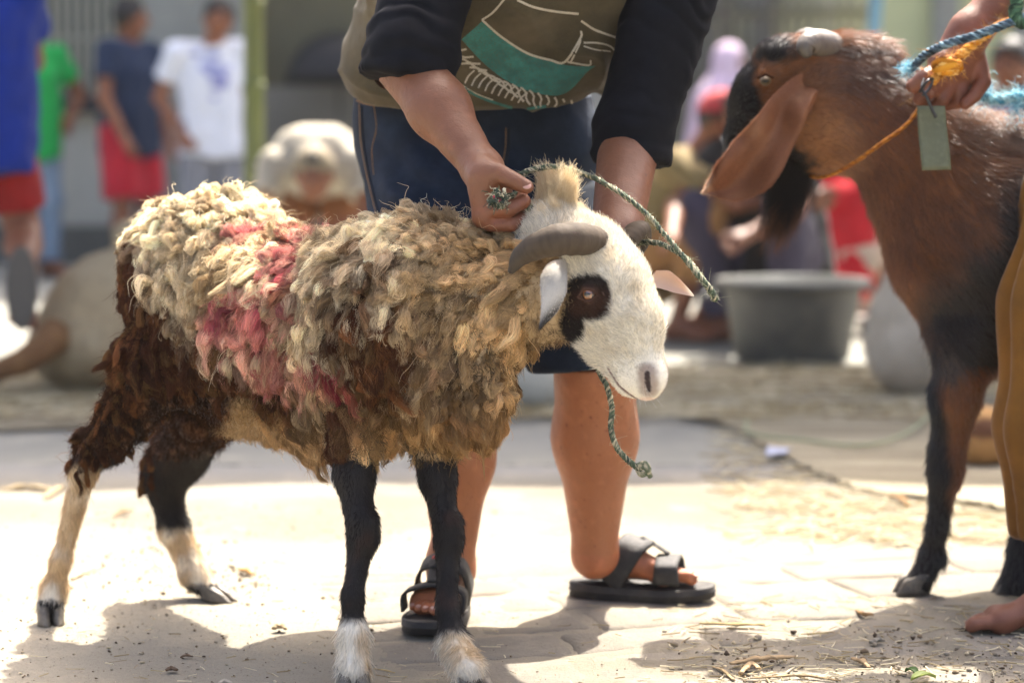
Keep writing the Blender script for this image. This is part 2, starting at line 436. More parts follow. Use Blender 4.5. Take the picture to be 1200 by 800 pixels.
def sheep():
    root = empty('sheep', tuple(P(300, 735, 4.2) * A(1, 1, 0)), 'shaggy cream and brown sheep with red dye on its flank and a black eye patch', 'sheep')
    B = [el(RC_, (.15, .145, .14), k=.05), rc(P(300, 388, 4.27), P(420, 394, 4.10), .155, .160, .06), rc(P(275, 440, 4.30), P(390, 452, 4.14), .10, .105, .05), el(SH_, (.15, .15, .15), k=.06),
         el(P(535, 435, 3.94), (.09, .09, .095), k=.06), rc(P(500, 345, 3.98), P(640, 345, 3.92), .108, .068, .06),
         rc(P(640, 342, 3.92), P(690, 318, 3.88), .068, .055, .05), el(P(228, 490, 4.42), (.036, .036, .045), k=.02),
         # near hind
         rc(P(232, 365, 4.30), P(190, 425, 4.26), .100, .068, .05), rc(P(190, 425, 4.26), P(124, 522, 4.33), .066, .034, .04),
         rc(P(112, 522, 4.33), P(98, 552, 4.335), .031, .022, .02), rc(P(98, 552, 4.335), P(72, 655, 4.35), .021, .0145, .02), rc(P(72, 655, 4.35), P(63, 690, 4.36), .0145, .0205, .02),
         rc(P(63, 690, 4.36), P(59, 712, 4.345), .024, .022, .01),
         # far hind
         rc(P(275, 420, 4.45), P(208, 535, 4.60), .09, .050, .05), rc(P(208, 535, 4.6), P(192, 560, 4.61), .048, .034, .03), rc(P(192, 560, 4.61), P(203, 620, 4.6), .034, .024, .03),
         rc(P(205, 620, 4.6), P(228, 672, 4.58), .026, .023, .02), rc(P(228, 672, 4.58), P(246, 692, 4.56), .024, .018, .02),
         # near front
         rc(P(425, 460, 3.98), P(415, 555, 3.93), .058, .031, .04), rc(P(415, 555, 3.93), P(422, 612, 3.90), .030, .0225, .02), rc(P(427, 612, 3.895), P(427, 630, 3.895), .0250, .0235, .01),
         rc(P(424, 632, 3.90), P(413, 700, 3.87), .021, .0145, .02), rc(P(413, 700, 3.87), P(414, 742, 3.86), .0145, .019, .02), rc(P(414, 742, 3.86), P(414, 784, 3.84), .021, .026, .02),
         # far front
         rc(P(505, 480, 3.98), P(513, 560, 3.95), .052, .028, .04), rc(P(513, 560, 3.95), P(522, 612, 3.92), .027, .0205, .02), rc(P(527, 614, 3.915), P(527, 632, 3.915), .0230, .0215, .01),
         rc(P(525, 634, 3.92), P(524, 710, 3.88), .020, .0155, .02), rc(P(524, 710, 3.88), P(530, 750, 3.86), .0155, .021, .02), rc(P(531, 752, 3.86), P(548, 784, 3.80), .023, .025, .02)]
    V, Q = sdf_mesh(B, .0055)
    col = np.where((proj(V)[1] > 540)[:, None], leg_colour(V), wool_colour(V) * .8)
    xb, yb = proj(V); body = mkmesh('body', V, Q, coat_m, root, col=col)
    NB = vnormals(V, Q)
    # head
    Hd = [el(H(.0, -.002, 0), (.068, .056, .056), HM, .03), el(H(.042, .03, 0), (.072, .046, .05), HM, .03), el(H(.058, .012, .040), (.027, .026, .017), HM, .015), el(H(.058, .012, -.040), (.027, .026, .017), HM, .015),
          rc(H(.05, .036, 0), H(.12, .040, 0), .038, .033, .03), rc(H(.12, .040, 0), H(.2, .020, 0), .033, .026, .03), el(H(.212, .010, 0), (.032, .035, .0235), HM, .02),
          rc(H(.02, -.068, 0), H(.12, -.048, 0), .040, .030, .03), rc(H(.12, -.045, 0), H(.2, -.03, 0), .027, .017, .02), el(H(.05, -.04, -.026), (.062, .044, .026), HM, .025), el(H(.05, -.04, .026), (.062, .044, .026), HM, .025),
          rc(H(-.02, -.02, 0), H(-.07, -.06, 0), .06, .07, .03), rc(H(.1, .0, 0), H(.19, -.008, 0), .04, .028, .025)]
    for s in (-1, 1):
        e, out, t1, t2 = eye_frame(s)
        Hd += [el(e + out * .013, (.0182, .0118, .013), [t1, t2, out], .004, 's'),
               rc(H(.212, .036, .0250 * s), H(.226, .028, .0245 * s), .0024, .0036, .003, 's'), rc(H(.226, .028, .0245 * s), H(.238, .018, .0200 * s), .0036, .0026, .003, 's'),
               rc(H(.162, -.036, .032 * s), H(.200, -.030, .0275 * s), .0040, .0040, .004, 's'), rc(H(.200, -.030, .0275 * s), H(.238, -.016, .012 * s), .0040, .0036, .004, 's')]
        e, out, t1, t2 = eye_frame(s); up_ = t2 if t2[2] > 0 else -t2
        E_ = lambda u, v, w: e + t1 * u * 1.18 + up_ * v * 1.18 + out * (w * 1.12)
        Hd += [rc(E_(-.0155, -.002, .0085), E_(-.004, .0088, .0118), .0030, .0040, .003), rc(E_(-.004, .0088, .0118), E_(.006, .0078, .0118), .0040, .0036, .003), rc(E_(.006, .0078, .0118), E_(.0165, -.001, .0085), .0036, .0026, .003),
               rc(E_(-.0155, -.003, .0085), E_(.001, -.0100, .0108), .0026, .0028, .003), rc(E_(.001, -.0100, .0108), E_(.0165, -.002, .0085), .0028, .0024, .003)]
    Vh, Qh = sdf_mesh(Hd, .0024)
    hc = head_colour(Vh)
    mkmesh('head', Vh, Qh, coat_m, root, col=hc)
    Nh = vnormals(Vh, Qh)
    p, nr, _ = sample(Vh, Qh, 60000, 3)
    _, a, b, c = head_px(p)
    ec = np.minimum(np.linalg.norm(p - eye_frame(1)[0] - eye_frame(1)[1] * .011, axis=1), np.linalg.norm(p - eye_frame(-1)[0] - eye_frame(-1)[1] * .011, axis=1))
    nost = nostril_d(p); mth = np.abs(b - np.interp(a, [.162, .200, .238], [-.036, -.030, -.016])) + (a < .16) * 1.0; mth = mth - .004
    keep = (ec > .0195) & (nost > .0062) & (mth > 0) & (b + .1 * a > -.09)
    p, nr, a, b = p[keep], nr[keep], a[keep], b[keep]
    ln = .0085 * (1 - .70 * sstep(.15, .22, a)) + .006 * sstep(.02, -.05, a) + .004 * sstep(-.02, -.07, b)
    sw = np.stack([fbm(p, 28, k) for k in (31, 33, 35)], 1)
    fur('face_hair', p, nr, -f_h + .15 * d_h + A(0, 0, -.35) + sw * 1.1, ln, .42, hairs_m, root, head_colour, S=5, r=.0003, jit=.35, seed=4)
    # eyes
    for s in (-1, 1):
        e, out, t1, t2 = eye_frame(s)
        prof = [(0.0001, .0132), (.0022, .01302), (.0045, .0124), (.0062, .01165), (.0078, .0107), (.0098, .0088), (.012, .0055), (.0131, .001), (.012, -.005), (.007, -.011), (.0001, -.013)]
        Vv, Ff = lathe(prof, 28); Vv = np.array(Vv) * 1.13; loc = Vv.copy()
        Vv = e + Vv[:, :1] * t1 + Vv[:, 1:2] * t2 + Vv[:, 2:] * out
        rr = np.hypot(loc[:, 0], loc[:, 1])
        cc = np.tile(lin('b5703a'), (len(Vv), 1)); cc = np.where(((np.abs(loc[:, 0]) < .0046) & (np.abs(loc[:, 1]) < .0017))[:, None], lin('050404'), cc)
        cc = np.where((rr > .0099)[:, None], lin('32201a'), cc); cc = np.where((loc[:, 2] < 0)[:, None], lin('5a4036'), cc)
        # finer front cap so pupil and iris read
        g = np.linspace(-.0108, .0108, 41); gx, gy = np.meshgrid(g, g, indexing='ij'); gx, gy = gx.ravel(), gy.ravel(); r2 = np.hypot(gx, gy)
        gz = np.sqrt(np.clip(.0151 ** 2 - r2 ** 2, 0, None)) + .0004
        C = np.tile(lin('5c3519'), (len(gx), 1)); C = mixc(C, lin('8a5628'), sstep(.003, .0065, r2) * .6)
        C = mixc(C, lin('060404'), 1 - sstep(.8, 1.1, np.sqrt((gx / .0066) ** 2 + (gy / .0027) ** 2)))
        C = mixc(C, lin('20120d'), sstep(.0082, .0096, r2))
        ii = np.arange(41 * 41).reshape(41, 41); q = np.stack([ii[:-1, :-1], ii[1:, :-1], ii[1:, 1:], ii[:-1, 1:]], -1).reshape(-1, 4)
        q = q[(r2[q] < .0107).all(1)]
        m = MB(); m.add(Vv, Ff, cc); m.add(e + gx[:, None] * t1 + gy[:, None] * t2 + gz[:, None] * out, q, C)
        o = m.build('eye', mat('eye_wet', attr=True, rough=.08, spec=.8, coat=1.0), root, col=True)
    # horns
    def horn(path, rad, n, parent, lab=None):
        pts = spline(path, n); t = np.linspace(0, 1, n); r = np.interp(t, np.linspace(0, 1, len(rad)), rad)
        ph_ = t * 120 + 3.5 * np.sin(t * 9) + 2.5 * np.sin(t * 23 + 1); r = r * (1 + .012 * np.sin(ph_) * (1 - t) + .02 * np.sin(t * 37) + .012 * np.sin(t * 61 + 2))
        Vv, Ff = tube(pts, r, 20, flat=.82); cc = mixc(lin('4a3f33'), lin('2e261e'), sstep(-.2, 1.2, .5 * np.sin(np.repeat(ph_, 20)) + fbm(Vv, 60, 4)) * .5)
        cc = mixc(cc, lin('46403a'), sstep(.6, 1, np.repeat(t, 20)))
        o = mkmesh('horn', Vv + fbm(Vv, 120, 3)[:, None] * .0007, Ff, horn_m, parent, col=cc)
        return o
    horn([P(708, 286, 3.87), P(696, 283, 3.84), P(678, 280, 3.80), P(655, 281, 3.78), P(631, 288, 3.79), P(611, 300, 3.81), P(599, 318, 3.83)], np.array([18, 21, 24, 23.5, 20, 14.5, 5]) / 745, 120, root)
    horn([P(735, 284, 3.93), P(744, 272, 3.95), P(750, 268, 3.99), P(755, 272, 4.04), P(757, 282, 4.08), P(752, 296, 4.10)], np.array([13, 14, 12, 9, 6, 3]) / 740, 90, root)
    # ears: curled leaves with thickness
    def ear(path, wid, sidev, cup, col0, tipc, th=.0035, name='ear', n=26, mt=None):
        pts = spline(path, n); T = unit(np.gradient(pts, axis=0)); w_ = np.interp(np.linspace(0, 1, n), np.linspace(0, 1, len(wid)), wid)
        sv = unit(np.asarray(sidev) - (T @ np.asarray(sidev))[:, None] * T) if np.ndim(sidev) == 1 else sidev
        nv = np.cross(T, sv); K = 13; u = np.linspace(-1, 1, K); Vs, Cs = [], []
        for sgn in (1, -1):
            g = pts[:, None] + sv[:, None] * (u[None, :, None] * w_[:, None, None]) + nv[:, None] * ((cup * (u ** 2)[None, :] * w_[:, None] + sgn * th * .5 * np.sqrt(np.clip(1 - u ** 4, 0, 1))[None, :])[..., None])
            Vs.append(g.reshape(-1, 3)); tt = np.repeat(np.linspace(0, 1, n), K)
            Cs.append(mixc(col0, tipc, sstep(.68, .95, tt + .14 * np.tile(u, n))))
        ii = np.arange(n * K).reshape(n, K); q = np.stack([ii[:-1, :-1], ii[1:, :-1], ii[1:, 1:], ii[:-1, 1:]], -1).reshape(-1, 4)
        F = np.vstack([q, q[:, ::-1] + n * K]); ed = np.concatenate([ii[:, 0], ii[-1, :], ii[::-1, -1], ii[0, ::-1]])
        e2 = np.stack([ed[:-1], ed[1:], ed[1:] + n * K, ed[:-1] + n * K], 1); e2 = e2[e2[:, 0] != e2[:, 1]]
        F = np.vstack([F, e2]); Vv = np.vstack(Vs); Cc = np.vstack(Cs)
        o = mkmesh(name, Vv, F, mt or mat('ear_skin', attr=True, rough=.6, trans=.3, bump=[(300, .3, .001)]), root, col=Cc)
        return Vv, F, Cc, T
    sheep.ear = ear
    g1 = ear([P(668, 306, 3.845), P(654, 306, 3.825), P(649, 320, 3.80), P(648, 340, 3.785), P(643, 362, 3.78), P(633, 384, 3.78)], np.array([8, 12, 16, 15, 10, 1.5]) / 745, A(.93, -.1, .0), -.45, lin('cfc8bc'), lin('2a2624'), )
    p, nr, _ = sample(g1[0], g1[1], 5000, 5)
    def earc(q): return mixc(lin('d4ccc0'), lin('2c2826'), sstep(362, 378, proj(q)[1] + .3 * (proj(q)[0] - 640)))
    fur('ear_hair', p, nr, np.tile(A(-.2, 0, -1), (len(p), 1)), .0035, .2, hairs_m, root, earc, S=4, r=.00025, seed=9)
    ear([P(764, 326, 3.97), P(778, 328, 3.985), P(792, 335, 3.99), P(803, 341, 3.99), P(813, 347, 3.99)], np.array([10, 12, 9, 5, .8]) / 730, A(.2, .1, 1), .6, lin('d6b8a2'), lin('ece0d0'))
    # short hair on legs
    yv = proj(V)[1]; xv = proj(V)[0]
    p, nr, _ = sample(V, Q, 170000, 8)
    x, y = proj(p); kp = (y > 530) | ((x > 380) & (x < 560) & (y > 520)); p, nr, x, y = p[kp], nr[kp], x[kp], y[kp]
    ln = np.where((y > 735) & (x > 380), .016, .009); ln = np.where((x < 300), .014, ln)
    sg = np.tile(A(0, 0, -1.0), (len(p), 1)) + np.stack([fbm(p, 30, k) for k in (1, 2, 3)], 1) * .5
    fur('leg_hair', p, nr, sg, ln, .3, hairs_m, root, leg_colour, S=5, r=.0003, jit=.3, seed=6)
    # hooves: two claws each
    def hoof(l, tdir, ln_, wd, hh, lab=None):
        l = A(*l); t = unit(A(*tdir, 0)); sd_ = A(-t[1], t[0], 0)
        for s in (-1, 1):
            n = 12; Vv = []; F = []
            c = l + sd_ * s * wd * .54
            for i, z in enumerate(np.linspace(0, 1, 6)):
                for j in range(n):
                    a = j / n * 2 * np.pi; ca, sa = math.cos(a), math.sin(a)
                    lx = ln_ * (.5 * ca + .18 * (1 - z) * (ca > 0) * ca); ly = wd * .5 * sa * (1 - .25 * max(ca, 0)) * (1 - .12 * z)
                    off = ln_ * .22 * (1 - z)
                    zz = z * hh * (1 - .45 * (ca > 0) * ca * (1 - .0))
                    Vv.append(c + t * (lx + off) - sd_ * s * (ca > 0) * ca * wd * .1 + sd_ * ly + A(0, 0, zz))
            for i in range(5):
                for j in range(n): F.append((i * n + j, i * n + (j + 1) % n, (i + 1) * n + (j + 1) % n, (i + 1) * n + j))
            F.append(tuple(range(n - 1, -1, -1))); F.append(tuple(5 * n + j for j in range(n)))
            mkmesh('hoof', Vv, F, hoof_m, root)
    hoof(P(59, 735, 4.335) * A(1, 1, 0), (.35, -.95), .038, .024, .042)
    hoof(P(250, 705, 4.555) * A(1, 1, 0), (.9, -.42), .055, .024, .03)
    hoof(P(414, 812, 3.835) * A(1, 1, 0), (.1, -1), .044, .027, .035)
    hoof(P(556, 812, 3.79) * A(1, 1, 0), (.55, -.83), .06, .027, .03)
    # ---- fleece: clumped locks, each a felted tuft, with loose fibres
    p, nr, _ = sample(V, Q, 90000, 12)
    x, y = sheep_side_px(p); xx, yy = proj(p)
    inn = (y < 520) | ((x < 205) & (y < 540) & (x > 60)) | ((xx < 250) & (yy < 560) & (yy > 480) & (xx > 150) & (rng.random(len(p)) < .5))
    inn &= ~((xx > 655) & (yy > 300)); inn &= (xx < 672) & ~((yy > 455) & (xx > 385) & (xx < 560) & (yy > 540)); inn &= ~((xx > 195) & (xx < 262) & (yy > 465) & (yy < 540))
    inn &= ~((yy > 462) & (xx > 178) & (xx < 268)); inn &= ~((nr[:, 2] < -.35) & (xx < 300) & (yy > 440)); inn &= ~((x > 380) & (y > 503)); inn &= ~((xx > 600) & (yy > 425)); inn &= ~((xx > 616 + .25 * np.clip(360 - yy, 0, 60)) & (yy > 312))
    inn &= ~((xx > 562) & (xx < 618) & (yy < 280) & (yy > 200) & (nr[:, 2] > .15))
    # a few nearly shorn patches of skin
    inn &= ~(blob(x, y, 372, 478, 14, 15, fbm(p, 20, 2)) > .5); inn &= ~(blob(x, y, 598, 345, 8, 26, fbm(p, 20, 2)) > .5)
    p, nr, x, y = p[inn], nr[inn], x[inn], y[inn]
    i = thin((p + rng.normal(0, .002, p.shape)) * A(1, 1, .56), .0100); p, nr, x, y = p[i], nr[i], x[i], y[i]
    N = len(p); g = np.random.default_rng(5)
    neck = sstep(450, 540, x) * (1 - sstep(420, 470, y)); top = sstep(.2, .85, nr[:, 2]); thigh = sstep(0, 40, y - np.interp(x, [120, 150, 180, 215, 260, 300, 340, 370], [285, 300, 345, 400, 440, 470, 520, 600])) * (x < 370)
    sw = np.stack([fbm(p, 9, k) for k in (41, 43, 45)], 1)
    hang = A(0, 0, -1.0) - ax_s * (1.3 * neck - .34)[:, None] + sw * .7
    hang += np.outer(top, ax_s) * .0 + np.outer(top * (g.random(N) - .2), -ax_s) * 1.2
    hang = hang - nr * (hang * nr).sum(1, keepdims=True)
    lift = (.20 + .85 * top * g.uniform(.4, 1.3, N) + .07 * g.normal(size=N) - .08 * thigh)[:, None]; lift = np.clip(lift, .05, 1.2)
    D = unit(unit(hang) + nr * lift + g.normal(0, .15, (N, 3)))
    low = sstep(400, 460, y) * (x < 330); Ln = (.056 + .004 * top - .008 * neck - .026 * low) * g.uniform(.5, 1.5, N) * (1 + .25 * sw[:, 0])
    Rd = .80 * (.0092 - .0040 * thigh - .0022 * neck - .0022 * sstep(430, 500, x) * sstep(380, 430, y)) * g.uniform(.6, 1.4, N)
    # a tuft standing up behind the horns
    S, K = 11, 9
    t = np.linspace(0, 1, S); prof = np.array([.8, .95, 1.0, .92, 1.0, 1.06, 1.0, 1.02, .98, .78, .08])
    sd_ = unit(np.cross(D, nr + g.normal(0, .2, (N, 3)))); cu = g.normal(0, 1, N) * .45
    curl_ax = unit(g.normal(0, 1, (N, 3)) + D * .0)
    ctr = p[:, None] - nr[:, None] * .006 + D[:, None] * (Ln[:, None] * t)[..., None]
    ctr += A(0, 0, -1) * (.28 * Ln[:, None] * t ** 2)[..., None] + sd_[:, None] * (Ln[:, None] * cu[:, None] * t ** 2 * .7)[..., None]
    ctr += curl_ax[:, None] * (Ln[:, None] * .13 * np.sin(t[None] * g.uniform(6, 15, N)[:, None] + g.uniform(0, 6, N)[:, None]))[..., None]
    hookv = unit(g.normal(0, 1, (N, 3))); ctr += hookv[:, None] * (Ln[:, None] * g.uniform(0, .55, N)[:, None] * sstep(.55, 1.15, t)[None])[..., None]
    # a few long dark tags dangling under the belly
    dg = (g.random(N) < .05) & (nr[:, 2] < -.1) & (y > 455) & (x > 230); Dd = A(0, 0, -1.0) * (Ln * 1.0)[:, None]; ctr = ctr + (dg[:, None, None] * Dd[:, None] * (t ** 1)[None, :, None])
    # neighbouring locks mat together into thicker ropes
    ck = np.floor((p + sw * .01) * A(1, 1, .62) / .027).astype(np.int64); _, inv = np.unique(ck, axis=0, return_inverse=True); inv = inv.ravel(); tipm = np.zeros((inv.max() + 1, 3)); cn_ = np.bincount(inv)
    np.add.at(tipm, inv, ctr[:, -1]); tipm /= cn_[:, None]; pull = (tipm[inv] - ctr[:, -1]) * g.uniform(.75, 1.1, N)[:, None]; ctr = ctr + pull[:, None] * (t ** 1.3)[None, :, None]
    T = unit(np.gradient(ctr, axis=1)); U = unit(np.cross(T, nr[:, None])); W_ = np.cross(T, U)
    rad = Rd[:, None] * prof[None] * (1 + .13 * g.normal(size=(N, S)))
    ang = np.arange(K) / K * 2 * np.pi; tw = g.normal(0, 1.2, N)[:, None] * t[None] + g.uniform(0, 6, N)[:, None]
    an = ang[None, None] + tw[..., None]; ridge = 1 + .22 * g.normal(size=(N, 1, K)) + .10 * g.normal(size=(N, S, K)); ridge = np.clip(ridge, .55, 1.5)
    Vl = ctr[:, :, None] + .45 * (rad[..., None] * ridge)[..., None] * (np.cos(an)[..., None] * U[:, :, None] * 1.15 + np.sin(an)[..., None] * W_[:, :, None] * .75)
    ckey = np.floor((p + np.stack([fbm(p, 9, k) for k in (41, 43, 45)], 1) * .01) * A(1, 1, .62) / .027) + .5; base = wool_colour(p) * g.uniform(.75, 1.2, (N, 1)) * (1 + .42 * vnoise(ckey, 1.37, 5))[:, None]; base = mixc(base, lin('6e5230'), (g.random(N) < .2) * .55)
    tipc = mixc(base, lin('d0b080'), .25 * np.clip(base[:, 1] * 2, 0, 1))
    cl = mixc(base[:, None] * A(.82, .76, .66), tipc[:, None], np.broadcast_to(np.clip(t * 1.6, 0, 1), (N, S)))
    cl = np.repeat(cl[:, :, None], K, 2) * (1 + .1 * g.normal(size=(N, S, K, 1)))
    idx = np.arange(N * S * K).reshape(N, S, K); a_ = idx[:, :-1]; b_ = np.roll(a_, -1, 2); c_ = np.roll(idx[:, 1:], -1, 2); d_ = idx[:, 1:]
    F = np.stack([a_, b_, c_, d_], -1).reshape(-1, 4)
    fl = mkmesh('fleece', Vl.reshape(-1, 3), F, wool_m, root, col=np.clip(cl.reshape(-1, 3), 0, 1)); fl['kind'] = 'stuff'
    S2 = 10; t2 = np.linspace(0, 1.0, S2); vis = (nr @ near_s > -.35) | (nr[:, 2] > .5); print('locks', N, vis.sum())
    ii = np.repeat(np.arange(N), np.where(vis, 80, 10)); n2 = len(ii); ph = g.uniform(0, 2 * np.pi, n2); rr = np.sqrt(g.uniform(.15, 1.35, n2)); ext = g.uniform(.66, 1.06, n2)
    u = t2[None] * ext[:, None] * (S - 1); k0 = np.clip(u.astype(int), 0, S - 2); fr = (u - k0)
    take = lambda Arr: Arr[ii[:, None], k0] * (1 - fr[..., None]) + Arr[ii[:, None], k0 + 1] * fr[..., None]
    c2 = take(ctr); r2 = np.clip(take(rad[..., None])[..., 0], .0030, None); U2, W2 = take(U), take(W_)
    a2 = ph[:, None] + tw[ii][:, [0]] + t2[None] * 1.0 + .30 * np.sin(t2[None] * 18 + np.repeat(g.uniform(0, 6, N), np.where(vis, 80, 10))[:, None])
    pos = c2 + ((rr[:, None] * r2 * 1.06)[..., None]) * (np.cos(a2)[..., None] * U2 * 1.15 + np.sin(a2)[..., None] * W2 * .8)
    stray = (g.random(n2) < .035) * g.uniform(.004, .015, n2)
    pos += g.normal(0, .0008, pos.shape) + (g.normal(0, 1, (n2, 1, 3)) * (t2 ** 1.5)[None, :, None]) * (stray[:, None, None] + .0009)
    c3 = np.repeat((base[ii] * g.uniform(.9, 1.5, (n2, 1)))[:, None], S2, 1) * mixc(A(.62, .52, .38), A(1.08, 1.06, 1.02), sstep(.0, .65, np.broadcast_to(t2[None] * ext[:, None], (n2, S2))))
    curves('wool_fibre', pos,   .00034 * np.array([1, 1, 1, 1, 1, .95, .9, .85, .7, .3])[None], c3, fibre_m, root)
    # short undercoat that fills the partings, its colour darkened to deepen their shade
    pu, nu, _ = sample(V, Q, 60000, 31); xu, yu = sheep_side_px(pu); ku = (yu < 540) & (proj(pu)[0] < 690); pu, nu = pu[ku], nu[ku]
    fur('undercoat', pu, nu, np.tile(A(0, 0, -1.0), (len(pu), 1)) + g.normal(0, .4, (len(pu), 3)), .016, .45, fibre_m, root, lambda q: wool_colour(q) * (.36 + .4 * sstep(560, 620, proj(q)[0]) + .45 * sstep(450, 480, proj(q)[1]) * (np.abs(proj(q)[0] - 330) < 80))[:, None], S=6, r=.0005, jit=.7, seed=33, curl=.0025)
    # standing crest tuft behind the horns
    m = 1500; cp = P(652, 268, 3.93); q = cp + g.normal(0, .0125, (m, 3)) * A(1, 1, .3)
    dd = unit((q - cp) * 14 + A(.0, 0, 1)); L_ = .086 * (1 - .55 * np.clip(((q - cp)[:, :2] ** 2).sum(1) / .022 ** 2, 0, 1)) * g.uniform(.7, 1.05, m); tt = np.linspace(0, 1, 8)
    clump = np.floor((q - cp) / .009); hs = np.stack([vnoise(clump + .37, 7.7, k) for k in (2, 3, 4)], 1)
    pos = q[:, None] + dd[:, None] * (L_[:, None] * tt)[..., None] + (hs * .28)[:, None] * (L_[:, None] * tt ** 2)[..., None] + (g.normal(0, .004, (m, 1, 3))) * np.sin(tt * 7)[None, :, None] + (cp + hs * .02 - q)[:, None] * (tt ** 2 * .4)[None, :, None]
    pos = np.repeat(pos, 9, 0) + g.normal(0, .0014, (m * 9, 8, 3)) * np.linspace(.5, 3.0, 8)[None, :, None]
    curves('crest_wool', pos, .00024 * np.linspace(1, .4, 8)[None], mixc(np.tile(lin('efe2c4'), (m * 9, 1)), lin('d2ba8e'), g.random(m * 9)), fibre_m, root)
    # whiskers
    q = np.array([H(.225 + g.uniform(-.02, .01), g.uniform(-.02, .02), g.choice([-1, 1]) * .02) for _ in range(14)])
    dd = unit(f_h * .7 + (q - H(.19, 0, 0)) * 18 + g.normal(0, .25, q.shape)); tt = np.linspace(0, 1, 5)
    curves('whisker', q[:, None] + dd[:, None] * (g.uniform(.015, .035, len(q))[:, None] * tt)[..., None] + A(0, 0, -.004) * (tt ** 2)[None, :, None], .00012, np.tile(lin('e6e0d0'), (len(q), 1)), hairs_m, root)
    return root
sheep_root = sheep()

# ================================================================== ROPES
def rope_mesh(path, R_, pitch, cols, mt, name, parent=None, n=None, fuzz=400, fcol=None, seed=3, fl=.012):
    L = np.linalg.norm(np.diff(path, axis=0), axis=1).sum(); n = n or max(30, int(L / (R_ * .8)))
    pts = spline(path, n); d = np.r_[0, np.cumsum(np.linalg.norm(np.diff(pts, axis=0), axis=1))]
    T, Nn, Bn = frames(pts); m = MB()
    for k in range(3):
        a = d / pitch * 2 * np.pi + k * 2.0944
        c = pts + R_ * .52 * (np.cos(a)[:, None] * Nn + np.sin(a)[:, None] * Bn)
        V, F = tube(c, R_ * .56, 7); nn = fbm(V, 160, seed + k)
        cc = mixc(np.tile(cols[k % len(cols)], (len(V), 1)), cols[(k + 1) % len(cols)], sstep(.0, .35, nn)); cc = mixc(cc, cols[-1], sstep(.35, .5, vnoise(V, 420, seed + k + 9)))
        m.add(V + nn[:, None] * R_ * .1, F, cc)
    o = m.build(name, mt, parent, col=True)
    g = np.random.default_rng(seed)
    i = g.integers(0, n, fuzz); a = g.uniform(0, 6.28, fuzz); rad = np.cos(a)[:, None] * Nn[i] + np.sin(a)[:, None] * Bn[i]
    q = pts[i] + rad * R_ * .8 + T[i] * 0; dd = unit(rad * .5 + T[i] * g.choice([-1, 1], fuzz)[:, None] * .9 + g.normal(0, .4, (fuzz, 3)))
    tt = np.linspace(0, 1, 6); LL = g.exponential(fl * .5, fuzz) + .002
    pos = q[:, None] + dd[:, None] * (LL[:, None] * tt)[..., None] + (g.normal(0, .35, (fuzz, 3)) * LL[:, None])[:, None] * (tt ** 2)[None, :, None]
    fo = curves('loose_fibre', pos, .0002 * np.linspace(1, .4, 6)[None], np.tile(fcol if fcol is not None else cols[-1], (fuzz, 1)), hairs_m, o)
    return o
rope_m = mat('rope', attr=True, rough=.85, spec=.2, bump=[(900, .6, .0008)])
GR = [lin('45503f'), lin('525c48'), lin('333d35'), lin('b0a68a')]
Yh = 3.925
r1 = rope_mesh([P(580, 234, Yh - .045), P(592, 231, Yh - .03), P(606, 226, Yh), P(604, 212, Yh + .01), P(612, 204, Yh + .01), P(628, 198, Yh + .01), P(655, 196, Yh), P(690, 206, 3.97), P(724, 224, 3.93), P(757, 250, 3.90), P(790, 288, 3.87), P(818, 322, 3.85), P(834, 341, 3.85), P(838, 350, 3.855),
      P(834, 344, 3.87), P(822, 325, 3.88), P(804, 303, 3.90), P(782, 289, 3.93), P(762, 284, 3.97), P(740, 290, 4.01), P(712, 330, 4.03), P(700, 390, 4.0), P(700, 430, 3.95), P(711, 452, 3.90), P(717, 478, 3.88), P(716, 502, 3.87), P(723, 524, 3.865), P(738, 541, 3.86), P(752, 550, 3.86)],
       .0050, .018, GR, rope_m, 'rope', fuzz=600, fcol=lin('b9b89a'))
tag(r1, 'mottled green twisted rope held in the fist and looped over the sheep head', 'rope')
V, F = tube(spline([P(746, 546, 3.862), P(756, 543, 3.855), P(760, 551, 3.855), P(752, 556, 3.86), P(748, 549, 3.865), P(757, 548, 3.852), P(762, 558, 3.86)], 40), .0048, 8)
cc = mixc(np.tile(GR[1], (len(V), 1)), GR[3], sstep(-.2, .3, fbm(V, 200, 2)))
mkmesh('knot', V, F, rope_m, r1, col=cc)
rope_mesh([P(604, 232, Yh), P(618, 238, Yh - .01), P(622, 250, Yh - .015), P(617, 266, Yh - .02), P(606, 282, Yh - .02), P(590, 310, Yh + .0)], .006, .03, GR, rope_m, 'neck_loop', r1, fuzz=200)
g = np.random.default_rng(11); m = 160     # frayed end in front of the fist
q = np.tile(P(583, 233, Yh - .05), (m, 1)) + g.normal(0, .006, (m, 3)); dd = unit(A(-.25, -1, -.1) + g.normal(0, .75, (m, 3))); tt = np.linspace(0, 1, 7)
pos = q[:, None] + dd[:, None] * (g.uniform(.006, .02, m)[:, None] * tt)[..., None] + g.normal(0, .0016, (m, 7, 3)) * tt[None, :, None] + A(0, 0, -.004) * (tt ** 2)[None, :, None]
curves('frayed_end', pos, .0009 * np.linspace(1, .5, 7)[None], np.array([GR[i] for i in g.integers(0, 4, m)]) * 1.1, hairs_m, r1)
mm = MB()
for k in range(16):
    a = g.normal(0, .0085, 3); c = P(583, 232, Yh - .052) + a * A(1, .5, 1)
    pts = np.cumsum(np.vstack([c, unit(g.normal(0, 1, (4, 3))) * .0055]), 0); V, F = tube(spline(pts, 10), .0027, 6)
    mm.add(V, F, GR[k % 4] * (1.2 if k % 3 else .8) if k != 5 else lin('c8405a'))
mm.build('frayed_strand', rope_m, r1, col=True)

